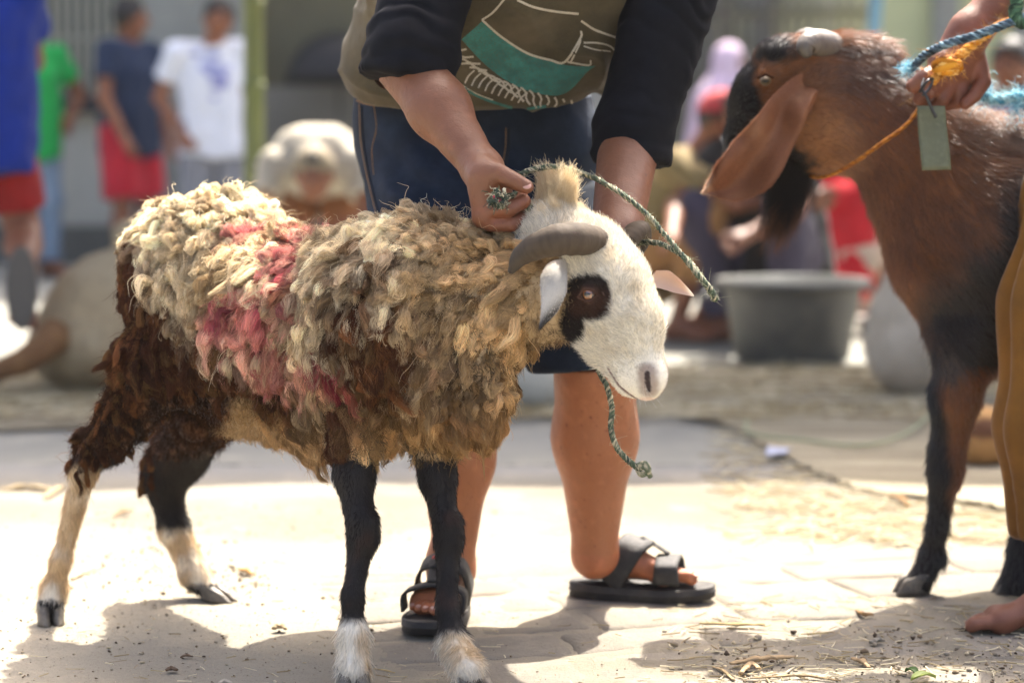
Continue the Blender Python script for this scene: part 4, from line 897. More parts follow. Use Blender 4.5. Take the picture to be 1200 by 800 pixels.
def goat():
    root = empty('goat', tuple(G(1120, 700)), 'long-eared brown and black goat with a green tag and orange neck cord', 'goat')
    Y = 4.62; q = lambda x, y, dy=0: P(x, y, Y + dy)
    r_ = lambda px: px * Y / FPX
    B = [rc(q(1215, 290, .08), q(1420, 310, .35), r_(140), r_(150), .08), el(q(1195, 288, .05), (r_(115), r_(118), r_(143)), k=.08), rc(q(1150, 325, .02), q(1142, 380, .0), r_(80), r_(52), .07),
         rc(q(1042, 158, .0), q(1135, 255, .0), r_(56), r_(108), .07), rc(q(990, 122, 0), q(1042, 150, 0), r_(56), r_(56), .05), rc(q(1040, 128, .0), q(1120, 215, .02), r_(46), r_(74), .06),
         # head
         el(q(968, 104, -.0), (r_(62), r_(48), r_(56)), k=.04), rc(q(940, 92, 0), q(898, 118, .02), r_(48), r_(38), .04), rc(q(903, 110, .02), q(878, 165, .04), r_(38), r_(27), .04), el(q(874, 168, .04), (r_(21), r_(26), r_(27)), k=.03),
         rc(q(965, 148, 0), q(905, 178, .03), r_(50), r_(26), .05), rc(q(985, 150, 0), q(955, 170, 0), r_(48), r_(32), .04), el(q(902, 88, -.055), (r_(13), .012, r_(12)), k=.015), el(q(912, 64, .0), (r_(26), r_(34), r_(18)), k=.03),
         rc(q(988, 62, -.02), q(1020, 78, .0), r_(20), r_(30), .04),
         el(q(897, 95, -.0835), (r_(7.5), .010, r_(6)), k=.006, op='s'), rc(q(863, 162, .005), q(858, 170, .01), .004, .005, .006, 's'),
         # front legs
         rc(q(1138, 385, -.04), q(1119, 465, -.03), r_(38), r_(25), .04), rc(q(1119, 465, -.03), q(1110, 540, -.02), r_(25), r_(18), .03), rc(q(1109, 530, -.02), q(1108, 556, -.02), r_(19), r_(17.5), .02), rc(q(1108, 556, -.02), q(1098, 620, -.01), r_(16.5), r_(11), .02),
         rc(q(1098, 620, -.01), q(1092, 650, 0), r_(11), r_(14), .02), rc(q(1092, 650, 0), q(1077, 684, 0), r_(13), r_(16), .015), rc(q(1097, 652, .0), q(1104, 658, 0), r_(8), r_(5), .01),
         rc(q(1235, 390, .1), q(1212, 480, .06), r_(48), r_(28), .05), rc(q(1212, 480, .06), q(1206, 560, .04), r_(27), r_(20), .03), rc(q(1206, 560, .04), q(1199, 640, .0), r_(18), r_(14), .02), rc(q(1199, 640, 0), q(1192, 682, -.02), r_(16), r_(18), .02),
         # hind legs and tail
         rc(q(1440, 350, .3), q(1420, 450, .28), r_(90), r_(55), .06), rc(q(1420, 450, .28), q(1470, 560, .3), r_(45), r_(24), .04), rc(q(1470, 560, .3), q(1455, 660, .3), r_(20), r_(16), .02), rc(q(1455, 660, .3), q(1440, 690, .28), r_(17), r_(18), .02),
         rc(q(1480, 360, .45), q(1480, 460, .48), r_(80), r_(45), .06), rc(q(1480, 460, .48), q(1520, 560, .5), r_(40), r_(22), .04), rc(q(1520, 560, .5), q(1510, 655, .5), r_(20), r_(18), .02), rc(q(1510, 655, .5), q(1500, 672, .5), r_(18), r_(18), .02),
         rc(q(1550, 230, .4), q(1590, 210, .42), r_(22), r_(12), .03)]
    V, Q = sdf_mesh(B, .006); V = V + vnormals(V, Q) * (fbm(V, 18, 2)[:, None] * .003)
    mkmesh('body', V, Q, coat_m, root, col=goat_colour(V))
    p, nr, ar = sample(V, Q, 230000, 4); x, y = proj(p); k = (x < 1215) & (y > -20) & (nr[:, 1] < .35) & (np.hypot(x - 897, y - 95) > 9) & ~((y > 676) & (x < 1100)); p, nr, x, y = p[k], nr[k], x[k], y[k]
    flow = np.tile(A(.55, .05, -.7), (len(p), 1)); hd = sstep(1010, 960, x); flow = mixc(flow, A(.75, 0, .1), hd); flow = mixc(flow, A(0, 0, -1), sstep(420, 450, y))
    flow += np.stack([fbm(p, 14, k_) for k_ in (1, 2, 3)], 1) * .5
    ln = .026 - .014 * hd - .008 * sstep(430, 470, y) + .012 * sstep(.5, .9, nr[:, 2]) * (1 - hd)
    fur('coat_hair', p, nr, flow, ln, .25, mat('goat_hair', attr=True, rough=.32, spec=.9, trans=.2), root, goat_colour, S=5, r=.0004, jit=.3, seed=15)
    for (u0, v0, u1, v1) in ((889, 91, 897, 87), (897, 87, 906, 91)):
        v_, q_ = sdf_mesh([rc(q(u0, v0, -.086), q(u1, v1, -.086), .0032, .0032, .004)], .0015); mkmesh('eyelid', v_, q_, mat('lid_skin', lin('3a2418'), 1, spec=0), root)
    # ear: long and hanging, its front edge folded
    ear = sheep.ear
    n = 30; pa = spline([q(978, 92, -.03), q(950, 100, -.085), q(926, 124, -.115), q(908, 154, -.12), q(886, 182, -.12), q(856, 203, -.115), q(825, 217, -.11)], n)
    T = unit(np.gradient(pa, axis=0)); wd = np.interp(np.linspace(0, 1, n), [0, .12, .3, .5, .7, .85, 1], np.array([10, 16, 21, 27, 34, 26, 2])) * Y / FPX
    tp = np.linspace(0, 1, n); sv = unit(np.cross(T, A(0, -1, 0))); nv = unit(np.cross(T, sv)); K = 21; u = np.linspace(-1, 1, K); Vs = []
    off = mixc(np.zeros((n, 3)), A(0, 0, -1) * .012, sstep(.5, .8, tp))
    for sg in (1, -1):
        w2 = -u[None] ** 3 * .25 * wd[:, None] + .014 * np.sin(u[None] * 3.2 + tp[:, None] * 3) * sstep(0, .15, tp)[:, None] + .006 * np.sin(tp[:, None] * 19 + u[None] * 2) + .022 * np.clip(u[None] - .35, 0, 1) ** 1.5 * 2.2 * (1 - sstep(.6, .9, tp))[:, None] + sg * .0022
        Vs.append((pa[:, None] + off[:, None] + sv[:, None] * (u[None, :, None] * wd[:, None, None]) + nv[:, None] * w2[..., None]).reshape(-1, 3))
    ii = np.arange(n * K).reshape(n, K); qd = np.stack([ii[:-1, :-1], ii[1:, :-1], ii[1:, 1:], ii[:-1, 1:]], -1).reshape(-1, 4)
    ed = np.concatenate([ii[:, 0], ii[-1, :], ii[::-1, -1], ii[0, ::-1]]); e2 = np.stack([ed[:-1], ed[1:], ed[1:] + n * K, ed[:-1] + n * K], 1); e2 = e2[e2[:, 0] != e2[:, 1]]
    F = np.vstack([qd, qd[:, ::-1] + n * K, e2]); Vv = np.vstack(Vs)
    def gec(pp):
        x, y = proj(pp); c = mixc(np.tile(lin('8a5636'), (len(pp), 1)), lin('a5714c'), sstep(-.2, .6, fbm(pp, 20, 3))); return mixc(c, lin('d8b79a'), sstep(838, 828, x))
    mkmesh('ear', Vv, F, mat('ear_skin'), root, col=gec(Vv))
    p, nr, _ = sample(Vv, F, 14000, 5); fur('ear_hair', p, nr, np.tile(unit(pa[-1] - pa[0]), (len(p), 1)), .006, .2, hairs_m, root, gec, S=4, r=.0003, seed=2)
    ear([q(990, 70, .12), q(960, 95, .15), q(925, 140, .16), q(900, 190, .15)], np.array([20, 30, 28, 4]) * Y / FPX, A(.6, .3, .6), .3, lin('8a5636'), lin('8a5636'))
    # horns
    def hornlet(pts, rad):
        pp = spline(pts, 40); t = np.linspace(0, 1, 40); r = np.interp(t, np.linspace(0, 1, len(rad)), rad) * (1 + .015 * np.sin(t * 40 + 3 * np.sin(t * 11)))
        V, F = tube(pp, r, 18); cc = mixc(np.tile(lin('6a6156'), (len(V), 1)), lin('3f372f'), sstep(-.1, .6, fbm(V, 60, 3)))
        mkmesh('horn', V, F, mat('goat_horn', attr=True, rough=.45, bump=[(200, .4, .002)]), root, col=cc)
    hornlet([q(978, 60, -.03), q(964, 52, -.06), q(950, 50, -.085), q(944, 57, -.10), q(948, 67, -.105)], np.array([19, 17, 14, 11, 4]) * Y / FPX)
    hornlet([q(962, 56, .05), q(948, 46, .07), q(938, 47, .09), q(934, 56, .09)], np.array([16, 13, 10, 5]) * Y / FPX)
    # eye
    v, qq = sdf_mesh([el(q(897, 95, -.066), (.0105, .012, .0095), k=0)], .0015); c = np.tile(lin('6b5a3c'), (len(v), 1)); xx, yy = proj(v)
    c = mixc(c, lin('0a0807'), 1 - sstep(.8, 1.2, np.hypot((xx - 897) / 4.5, (yy - 95.5) / 1.8))); mkmesh('eye', v, qq, mat('goat_eye', attr=True, rough=.4), root, col=c)
    # beard
    g = np.random.default_rng(21); m = 3400
    b0 = q(920, 190, 0) + g.normal(0, 1, (m, 3)) * A(.023, .014, .010); tt = np.linspace(0, 1, 9)
    tip = np.stack([q(910, 280, 0) + g.normal(0, 1, 3) * A(.022, .012, .026) for _ in range(60)]); tip = tip[g.integers(0, 60, m)] + g.normal(0, .004, (m, 3)); frac = g.uniform(.45, 1.0, m)[:, None, None]
    pos = b0[:, None] + (tip - b0)[:, None] * (tt[None, :, None] * frac) + A(.012, 0, 0) * np.sin(tt * 3.1)[None, :, None] + g.normal(0, .0012, (m, 9, 3)) * tt[None, :, None]
    cb = mixc(np.tile(lin('17110e'), (m, 9, 1)).reshape(m, 9, 3), lin('6a4226'), np.broadcast_to(sstep(.75, 1, tt)[None] * (frac[:, :, 0] > .8), (m, 9)))
    curves('beard', pos, .0004 * np.linspace(1, .3, 9)[None], cb, hairs_m, root)
    # hooves
    for c_, td in ((q(1074, 704), (-1, -.15)), (q(1190, 704, 0), (-1, -.1)), (G(1438, 692), (-1, -.1)), (G(1500, 678), (-1, -.1))):
        c_ = c_ * A(1, 1, 0); t = unit(A(*td, 0)); sd_ = A(-t[1], t[0], 0)
        for s in (-1, 1):
            m_ = MB(); n_ = 12; Vv = []
            for z in np.linspace(0, 1, 5):
                for j in range(n_):
                    a = j / n_ * 6.2832; ca, sa = math.cos(a), math.sin(a)
                    Vv.append(c_ + sd_ * s * .014 + t * (.032 * ca + .014 * (1 - z)) + sd_ * .0135 * sa * (1 - .3 * max(ca, 0)) + A(0, 0, z * .042 * (1 - .35 * max(ca, 0))))
            F = [(i * n_ + j, i * n_ + (j + 1) % n_, (i + 1) * n_ + (j + 1) % n_, (i + 1) * n_ + j) for i in range(4) for j in range(n_)] + [tuple(range(n_ - 1, -1, -1)), tuple(4 * n_ + j for j in range(n_))]
            mkmesh('hoof', Vv, F, hoof_m, root)
goat()
def fluff(c, r_, n_, cols, L, par, seed):
    g = np.random.default_rng(seed)
    if c is None: return
    g = np.random.default_rng(seed); q = c + g.normal(0, 1, (n_, 3)) * r_; tt = np.linspace(0, 1, 7); d = unit(g.normal(0, 1, (n_, 3)))
    pos = q[:, None] + d[:, None] * (g.uniform(.3, 1, n_)[:, None] * L * tt)[..., None] + (g.normal(0, 1, (n_, 3)) * L * .5)[:, None] * (tt ** 2)[None, :, None]
    return curves('frayed_fibre', pos, .0006 * np.linspace(1, .4, 7)[None], np.array([cols[i] for i in g.integers(0, len(cols), n_)]), hairs_m, par)
# ---- cords, tag and lead of the goat
OR = [lin('b8741c'), lin('d9962e'), lin('8a5212'), lin('e0b060')]; BL = [lin('36444f'), lin('4d5f6c'), lin('222c34'), lin('7d99a4')]; CY = [lin('3f8fae'), lin('8ccfe0'), lin('1f5f80'), lin('c8eef2')]
Yg = 4.46
# cord laid round the neck against the coat
nk = []
for (x, y, d) in [(1084, 112, -.30), (1072, 135, -.31), (1056, 152, -.33), (1030, 170, -.32), (1005, 188, -.29), (985, 200, -.24), (966, 207, -.16), (952, 207, -.06), (950, 200, .06), (975, 170, .17), (1020, 110, .2), (1062, 78, .12), (1082, 84, -.02), (1088, 98, -.14)]:
    nk.append(P(x, y, 4.62 + d * .52))
o = rope_mesh(nk, .0036, .018, [lin('9a5a1c'), lin('b8741c'), lin('7a4412'), lin('b87a38')], rope_m, 'cord', fuzz=200, fcol=lin('9a5a1c')); tag(o, 'thin orange twisted cord tied round the brown goat neck', 'cord')
o = rope_mesh([P(1082, 104, Yg + .0), P(1092, 96, Yg - .03), P(1106, 80, Yg - .06), P(1124, 66, Yg - .06), P(1148, 46, Yg - .05), P(1172, 30, Yg - .04), P(1200, 20, Yg - .03), P(1260, -14, Yg)], .0095, .036, OR, rope_m, 'lead_rope', fuzz=700, fcol=OR[3], seed=8, fl=.018)
tag(o, 'thick frayed orange rope with a fat knot at the goat neck', 'rope')
mk = MB(); g = np.random.default_rng(5)
for k in range(16):
    a0 = g.uniform(0, 6.28); ax1 = unit(g.normal(0, 1, 3)); ax2 = unit(np.cross(ax1, g.normal(0, 1, 3))); tt = np.linspace(a0, a0 + 5.0, 18)
    V, F = tube(P(1110, 78, Yg - .065) + (.0165 - .0005 * k) * (np.cos(tt)[:, None] * ax1 * A(1.35, 1, .9) + np.sin(tt)[:, None] * ax2 * A(1.35, 1, .9)), .0078, 7); mk.add(V + fbm(V, 150, k)[:, None] * .001, F, OR[k % 4])
mk.build('knot', rope_m, o, col=True); FL_ = (P(1110, 78, Yg - .065), o)
o = rope_mesh([P(1064, 80, Yg + .02), P(1074, 74, Yg - .01), P(1088, 62, Yg - .04), P(1112, 51, Yg - .08), P(1140, 43, Yg - .09), P(1170, 32, Yg - .09), P(1205, 18, Yg - .09), P(1270, -10, Yg - .08)], .0085, .034, BL, rope_m, 'lead_rope', fuzz=300, fcol=BL[3], seed=18)
fluff(FL_[0], A(.015, .010, .012), 260, OR, .013, FL_[1], 44)
tag(o, 'tight slate blue twisted rope running above the orange one', 'rope')
fluff(P(1064, 80, Yg), A(.009, .006, .005), 200, [CY[1], CY[3], CY[0]], .012, o, 4)
o = rope_mesh([P(1138, 106, Yg + .10), P(1152, 112, Yg + .10), P(1165, 117, Yg + .10), P(1182, 115, Yg + .10), P(1202, 112, Yg + .10), P(1260, 100, Yg + .12)], .0088, .05, CY, rope_m, 'frayed_rope', fuzz=900, fcol=CY[3], seed=28, fl=.022)
tag(o, 'bright cyan frayed rope behind the goat keeper hand', 'rope'); fluff(P(1146, 106, Yg + .1), A(.016, .008, .012), 220, CY, .02, o, 6); fluff(P(1196, 122, Yg + .1), A(.01, .008, .02), 220, CY, .02, o, 7)
o = rope_mesh([P(1186, -14, Yg - .08), P(1192, 2, Yg - .09), P(1189, 16, Yg - .09), P(1197, 27, Yg - .09), P(1215, 20, Yg - .09)], .012, .03, [lin('2f4a38'), lin('4b6a50'), lin('1d2c22'), lin('6a8a6a')], rope_m, 'hank', fuzz=500, fcol=lin('4b6a50'), seed=38)
tag(o, 'dark green tangled hank of rope at the top edge above the goat back', 'rope')
tg = mat('tag_card', lin('5c5e44'), .6, bump=[(120, .3, .001)], var=[(14, lin('4c4e38'), .4, .7), (90, lin('6a6c52'), .5, .8)])
def sheet(cs, th, name, mt, parent=None, nx=8, ny=12, bend=.004):
    c = [A(*v) for v in cs]; V = []; nn = unit(np.cross(c[1] - c[0], c[3] - c[0]))
    for sg in (1, -1):
        for i in range(ny + 1):
            for j in range(nx + 1):
                s_, t = j / nx, i / ny; V.append((c[0] * (1 - s_) + c[1] * s_) * (1 - t) + (c[3] * (1 - s_) + c[2] * s_) * t + nn * (sg * th / 2 + bend * math.sin(t * 4 + s_)))
    m = (nx + 1) * (ny + 1); F = []
    id_ = lambda i, j, k: k * m + i * (nx + 1) + j
    for i in range(ny):
        for j in range(nx): F += [(id_(i, j, 0), id_(i, j + 1, 0), id_(i + 1, j + 1, 0), id_(i + 1, j, 0)), (id_(i, j, 1), id_(i + 1, j, 1), id_(i + 1, j + 1, 1), id_(i, j + 1, 1))]
    for i in range(ny): F += [(id_(i, 0, 0), id_(i + 1, 0, 0), id_(i + 1, 0, 1), id_(i, 0, 1)), (id_(i, nx, 0), id_(i, nx, 1), id_(i + 1, nx, 1), id_(i + 1, nx, 0))]
    for j in range(nx): F += [(id_(0, j, 0), id_(0, j, 1), id_(0, j + 1, 1), id_(0, j + 1, 0)), (id_(ny, j, 0), id_(ny, j + 1, 0), id_(ny, j + 1, 1), id_(ny, j, 1))]
    return mkmesh(name, V, F, mt, parent)
tgo = sheet([P(1074.5, 124, Yg - .075), P(1108, 124, Yg - .07), P(1114, 199, Yg - .075), P(1080, 200, Yg - .08)], .0012, 'neck_tag', tg); tag(tgo, 'blank sage green card tag hanging by a black tie at the goat neck', 'tag')
V, F = tube(spline([P(1083, 92, Yg - .07), P(1080, 103, Yg - .085), P(1086, 114, Yg - .09), P(1091, 126, Yg - .088), P(1097, 138, Yg - .086)], 20), np.interp(np.linspace(0, 1, 20), [0, 1], [.0022, .0034]), 8, flat=.5); mkmesh('cable_tie', V, F, mat('black_plastic', (.02, .02, .02), .4), tgo)
V, F = tube(spline([P(1078, 108, Yg - .083), P(1086, 96, Yg - .095), P(1093, 93, Yg - .08), P(1089, 104, Yg - .08), P(1081, 112, Yg - .086)], 24), .0028, 8); mkmesh('cable_tie', V, F, mat('black_plastic'), tgo)

# ---- the goat's keeper: legs in loose mustard cloth, one arm reaching into the picture
def keeper():
    root = empty('person', tuple(G(1240, 735)), 'barefoot goat keeper in loose mustard trousers reaching a bare arm to the goat collar', 'person')
    W, E_, S_ = P(1136, 38, Yg + .02), P(1262, -95, Yg + .08), P(1430, -190, Yg + .15)
    hk = lambda x, y, d=0: P(x, y, Yg + d)
    Hn = [rc(W, hk(1112, 74, .02), .038, .034, .02), rc(hk(1128, 56, .03), hk(1140, 82, .04), .032, .026, .02), rc(hk(1104, 74, 0), hk(1132, 88, .03), .026, .024, .02)]
    Hn += finger([hk(1098, 84, .0), hk(1082, 92, -.035), hk(1070, 101, -.03), hk(1078, 106, .0)], [.017, .0145, .0125, .010], .008) + finger([hk(1103, 96, .0), hk(1088, 108, -.03), hk(1078, 116, -.02), hk(1086, 118, .01)], [.017, .0145, .0125, .010], .008)
    Hn += finger([hk(1114, 100, .01), hk(1104, 116, -.01), hk(1095, 126, .0), hk(1098, 124, .02)], [.016, .014, .012, .010], .008) + finger([hk(1130, 92, .03), hk(1126, 108, .01), hk(1122, 120, .01), hk(1110, 124, .02)], [.0155, .0135, .0115, .009], .008)
    Hn += finger([hk(1144, 72, .03), hk(1152, 96, .01), hk(1142, 112, -.01), hk(1131, 122, -.02)], [.020, .0150, .0130, .0105], .006)
    c0 = G(1284, 738)[:2]
    Ff, f = foot_prims(c0, (-1, -.06), .25, .003, big_side=1)
    K1, H1 = P(1240, 470, 4.42), P(1330, 60, 4.5); K2, H2, A2 = P(1395, 470, 4.42), P(1430, 60, 4.55), P(1400, 700, 4.5)
    Ff2, f2 = foot_prims((A2[0] + .06, A2[1]), (-1, -.1), .25, .003, big_side=-1)
    head = P(1430, -520, 4.5)
    body = [rc(S_, E_, .058, .052, .03), rc(E_, W, .052, .034, .03), rc(H1, K1, .085, .055, .04), rc(K1, f(.14, 0, .35), .055, .034, .04), rc(H2, K2, .085, .055, .04), rc(K2, f2(.14, 0, .35), .055, .034, .04),
            rc(P(1380, 20, 4.5), P(1400, -260, 4.5), .14, .15, .08), rc(P(1400, -290, 4.5), head, .06, .05, .03), el(head, (.08, .1, .115), k=.03), rc(S_, P(1400, -230, 4.5), .07, .1, .06), rc(P(1490, -200, 4.6), P(1560, -20, 4.6), .055, .045, .04), rc(P(1560, -20, 4.6), P(1500, 80, 4.5), .045, .03, .03), el(P(1490, 95, 4.48), (.04, .03, .05), k=.02)]
    V, Q = sdf_mesh(body + Ff2, .009); V2, Q2 = sdf_mesh([rc(E_, W, .052, .034, .03)] + Hn, .0028, gcut=[(P(1222, -52, Yg), unit(E_ - W))]); V3, Q3 = sdf_mesh([rc(K1, f(.14, 0, .35), .055, .034, .04)] + Ff, .0034, gcut=[(P(1240, 560, 4.4), (0, 0, 1))])
    x, y = proj(V); kv = ~((y > 560) & (x < 1345)) & ~((y > -50) & (x < 1215) & (y < 200)); Q = Q[kv[Q].all(1)]
    VV = np.vstack([V, V2, V3]); QQ = np.vstack([Q, Q2 + len(V), Q3 + len(V) + len(V2)])
    c = mixc(np.tile(lin('7a4a34'), (len(VV), 1)), lin('5f3424'), sstep(-.2, .6, fbm(VV, 14, 3)) * .7); c = mixc(c, lin('966148'), sstep(.1, .7, fbm(VV, 50, 8)) * .4)
    mkmesh('body', VV, QQ, mat('skin_handler'), root, col=c)
    must = mat('mustard_cloth', lin('7d541c'), .85, bump=[(900, .3, .0006)], var=[(8, lin('5f3f14'), .4, .75)], sheen=.15, spec=.2)
    J = [rc(P(1340, 20, 4.5), P(1420, 20, 4.55), .15, .15, .08), rc(P(1330, 40, 4.48), P(1252, 360, 4.40), .155, .105, .06), rc(P(1250, 360, 4.4), P(1226, 500, 4.38), .108, .078, .05), rc(P(1226, 500, 4.38), P(1222, 650, 4.40), .078, .048, .04, cut=[(P(1226, 626, 4.4), (0, 0, -1))]), rc(P(1430, 40, 4.55), P(1400, 660, 4.5), .16, .07, .05, cut=[(P(1400, 626, 4.5), (0, 0, -1))])]
    v, q = sdf_mesh(J, .007); nn = vnormals(v, q); th = np.arctan2(v[:, 1] - 4.4, v[:, 0] - P(1240, 0, 4.4)[0])
    d = .011 * np.sin(th * 9 + 3 * fbm(v * A(1, 1, .3), 4, 4)) + .006 * fbm(v * A(1, 1, .4), 18, 7); mkmesh('trousers', v + nn * d[:, None], q, must, root)
    T = [rc(P(1380, 60, 4.5), P(1400, -250, 4.5), .17, .17, .08), rc(P(1350, -220, 4.5), P(1470, -220, 4.56), .09, .09, .06), rc(S_, S_ * .5 + E_ * .5, .085, .075, .05)]
    v, q = sdf_mesh(T, .012); mkmesh('shirt', v, q, cloth('keeper_shirt', '4a4f58'), root)
    v, q = sdf_mesh([el(head + A(0, .01, .03), (.088, .108, .11), k=0)], .012, gcut=[(head + A(0, 0, .0), (0, -.5, -.8))]); mkmesh('hair', v, q, hair_m, root)
keeper()

# ================================================================== PEOPLE IN THE YARD
STAND = dict(pel=(0, 0, .52), che=(0, 0, .72), nek=(.0, 0, .835), hed=(.01, 0, .925), sL=(0, .105, .8), sR=(0, -.105, .8), eL=(-.01, .145, .63), eR=(-.01, -.145, .63), wL=(.04, .155, .49), wR=(.04, -.155, .49),
             hL=(0, .05, .51), hR=(0, -.05, .51), kL=(.015, .06, .285), kR=(.015, -.06, .285), aL=(0, .06, .045), aR=(0, -.06, .045), fL=(1, .15, 0), fR=(1, -.15, 0), lookz=0)
CROUCH = dict(STAND, pel=(-.1, 0, .2), che=(-.02, 0, .38), nek=(.05, 0, .49), hed=(.10, 0, .57), sL=(.0, .105, .455), sR=(.0, -.105, .455), eL=(.15, .16, .34), eR=(.15, -.16, .34), wL=(.29, .10, .28), wR=(.29, -.10, .28),
              hL=(-.1, .06, .19), hR=(-.1, -.06, .19), kL=(.12, .12, .33), kR=(.12, -.12, .33), aL=(.02, .09, .045), aR=(.02, -.09, .045))
def person(label, base, yaw, Ht, pose, shirt, pants, pleg=.85, sleeve=.6, hair=True, skin=skin_b, shoe=None, h=.014, extra=None, fat=1.0, group=None, look=None, pmat_r=1.0):
    base = A(*base); root = empty('person', tuple(base), label, 'person', group)
    fw = A(math.cos(yaw), math.sin(yaw), 0); lf = A(-fw[1], fw[0], 0)
    J = dict(STAND); J.update(pose or {})
    W = lambda t: base + (fw * t[0] + lf * t[1] + A(0, 0, t[2])) * Ht
    q = {k: W(v) for k, v in J.items() if isinstance(v, tuple) and k not in ('fL', 'fR')}
    s = Ht; lk = fw if look is None else A(math.cos(look), math.sin(look), 0); ls = A(-lk[1], lk[0], 0)
    hd = q['hed']; up = unit(hd - q['nek'])
    if 'hup' in J: up = unit(fw * J['hup'] + A(0, 0, 1)); lk = unit(np.cross(ls, up))
    ff = lambda a, b, c: hd + (lk * a + ls * b + up * c) * s
    B = [rc(q['pel'] + lf * .03 * s, q['che'] + lf * .035 * s, .062 * s * fat, .068 * s * fat, .05), rc(q['pel'] - lf * .03 * s, q['che'] - lf * .035 * s, .062 * s * fat, .068 * s * fat, .05), rc(q['sL'], q['sR'], .034 * s, .034 * s, .04), rc(q['che'], q['nek'], .06 * s, .034 * s, .04), rc(q['nek'], hd, .033 * s, .035 * s, .02),
         el(hd, (.056 * s, .046 * s, .067 * s), [lk, ls, np.cross(lk, ls)], .02), el(ff(.02, 0, -.035), (.035 * s, .034 * s, .035 * s), k=.02), rc(ff(.052, 0, .006), ff(.066, 0, -.014), .006 * s, .010 * s, .01), rc(ff(.053, -.012, -.033), ff(.053, .012, -.033), .006 * s, .006 * s, .006),
         el(ff(-.002, .047, -.005), (.012 * s, .006 * s, .02 * s), k=.006), el(ff(-.002, -.047, -.005), (.012 * s, .006 * s, .02 * s), k=.006)]
    for L in 'LR':
        e, w_ = q['e' + L], q['w' + L]; hdir = unit(w_ - e); palm = w_ + hdir * .035 * s; B += [rc(q['s' + L], e, .032 * s * fat, .025 * s, .02), rc(e, w_, .025 * s, .017 * s, .02), rc(w_, palm, .017 * s, .02 * s, .01)]
        cr = unit(np.cross(hdir, fw) + 1e-3)
        for k in range(4):
            o_ = cr * (k - 1.5) * .011 * s; B += finger([palm + o_, palm + o_ * 1.2 + hdir * .028 * s + fw * .003 * s, palm + o_ * 1.2 + hdir * (.045 - .004 * abs(k - 1)) * s + fw * .012 * s], [.0065 * s, .006 * s, .005 * s], .004)
        B += finger([w_ + cr * .015 * s, palm + cr * .028 * s + fw * .01 * s, palm + cr * .030 * s + hdir * .018 * s + fw * .014 * s], [.008 * s, .007 * s, .006 * s], .005)
        hh, k_, a = q['h' + L], q['k' + L], q['a' + L]; B += [rc(hh, k_, .052 * s * fat, .034 * s, .03), rc(k_, k_ * .65 + a * .35, .034 * s, .036 * s, .03), rc(k_ * .65 + a * .35, a, .035 * s, .022 * s, .03)]
        fd = J['f' + L]; fd = unit(fw * fd[0] + lf * fd[1] + A(0, 0, fd[2])); dn = unit(np.cross(np.cross(fd, A(0, 0, -1.0) if abs(fd[2]) < .9 else -fw), fd))
        if abs(fd[2]) < .3: dn = A(0, 0, -1)
        B += [rc(a + dn * .02 * s - fd * .02 * s, a + dn * .022 * s + fd * .08 * s, .024 * s, .018 * s, .02), rc(a, a + fd * .06 * s + dn * .012 * s, .024 * s, .02 * s, .02)]
        for k in range(5): B += [rc(a + fd * .08 * s + dn * .025 * s + np.cross(fd, dn) * (k - 2) * .011 * s, a + fd * (.112 - .004 * k) * s + dn * .029 * s + np.cross(fd, dn) * (k - 2) * .012 * s, .0085 * s, .0075 * s, .003)]
        if shoe is not None:
            c = a + fd * .035 * s + dn * .046 * s
            v, qq = sdf_mesh([el(c, (.085 * s, .032 * s, .009 * s), [fd, np.cross(dn, fd), dn], k=0)], .008, gcut=[(c + dn * .005 * s, dn), (c - dn * .005 * s, -dn)]); sh = mkmesh('sandal', v, qq, shoe, root)
            strap([a + dn * .04 * s + fd * .05 * s + np.cross(dn, fd) * .03 * s, a + fd * .055 * s - dn * .0 * s, a + dn * .04 * s + fd * .05 * s - np.cross(dn, fd) * .03 * s], .018 * s, fd, .003, 'strap', shoe, sh, 10)
    V, Q = sdf_mesh(B, h); mkmesh('body', V, Q, skin, root)
    g_ = .009 * s
    if shirt is not None:
        T = [rc(q['pel'] + lf * .035 * s, q['che'] + lf * .04 * s, .068 * s * fat + g_, .070 * s * fat + g_, .05), rc(q['pel'] - lf * .035 * s, q['che'] - lf * .04 * s, .068 * s * fat + g_, .070 * s * fat + g_, .05), rc(q['sL'], q['sR'], .036 * s + g_, .036 * s + g_, .04), rc(q['che'], q['nek'] * .75 + q['che'] * .25, .07 * s, .04 * s, .04)]
        dnv = unit(q['pel'] - q['che'])
        for t in T[:2]: t['a'] = t['a'] + dnv * .09 * s; t['ra'] += .012 * s; t['cut'] = [(q['pel'] + dnv * .085 * s, dnv)]
        for L in 'LR':
            sh_, e, w_ = q['s' + L], q['e' + L], q['w' + L]
            if sleeve <= 1: c = sh_ + (e - sh_) * sleeve; T.append(rc(sh_, e, .036 * s * fat + g_, .036 * s + g_, .03, cut=[(c, e - sh_)]))
            else: c = e + (w_ - e) * (sleeve - 1); T += [rc(sh_, e, .036 * s * fat + g_, .03 * s + g_, .03), rc(e, w_, .03 * s + g_, .024 * s + g_, .03, cut=[(c, w_ - e)])]
        v, qq = sdf_mesh(T, h); nn = vnormals(v, qq); v = v + nn * (.010 * fbm(v * A(1, 1, .6), 9, 3) + .006 * fbm(v, 20, 5))[:, None] * s; so_ = mkmesh('shirt', v, qq, shirt, root)
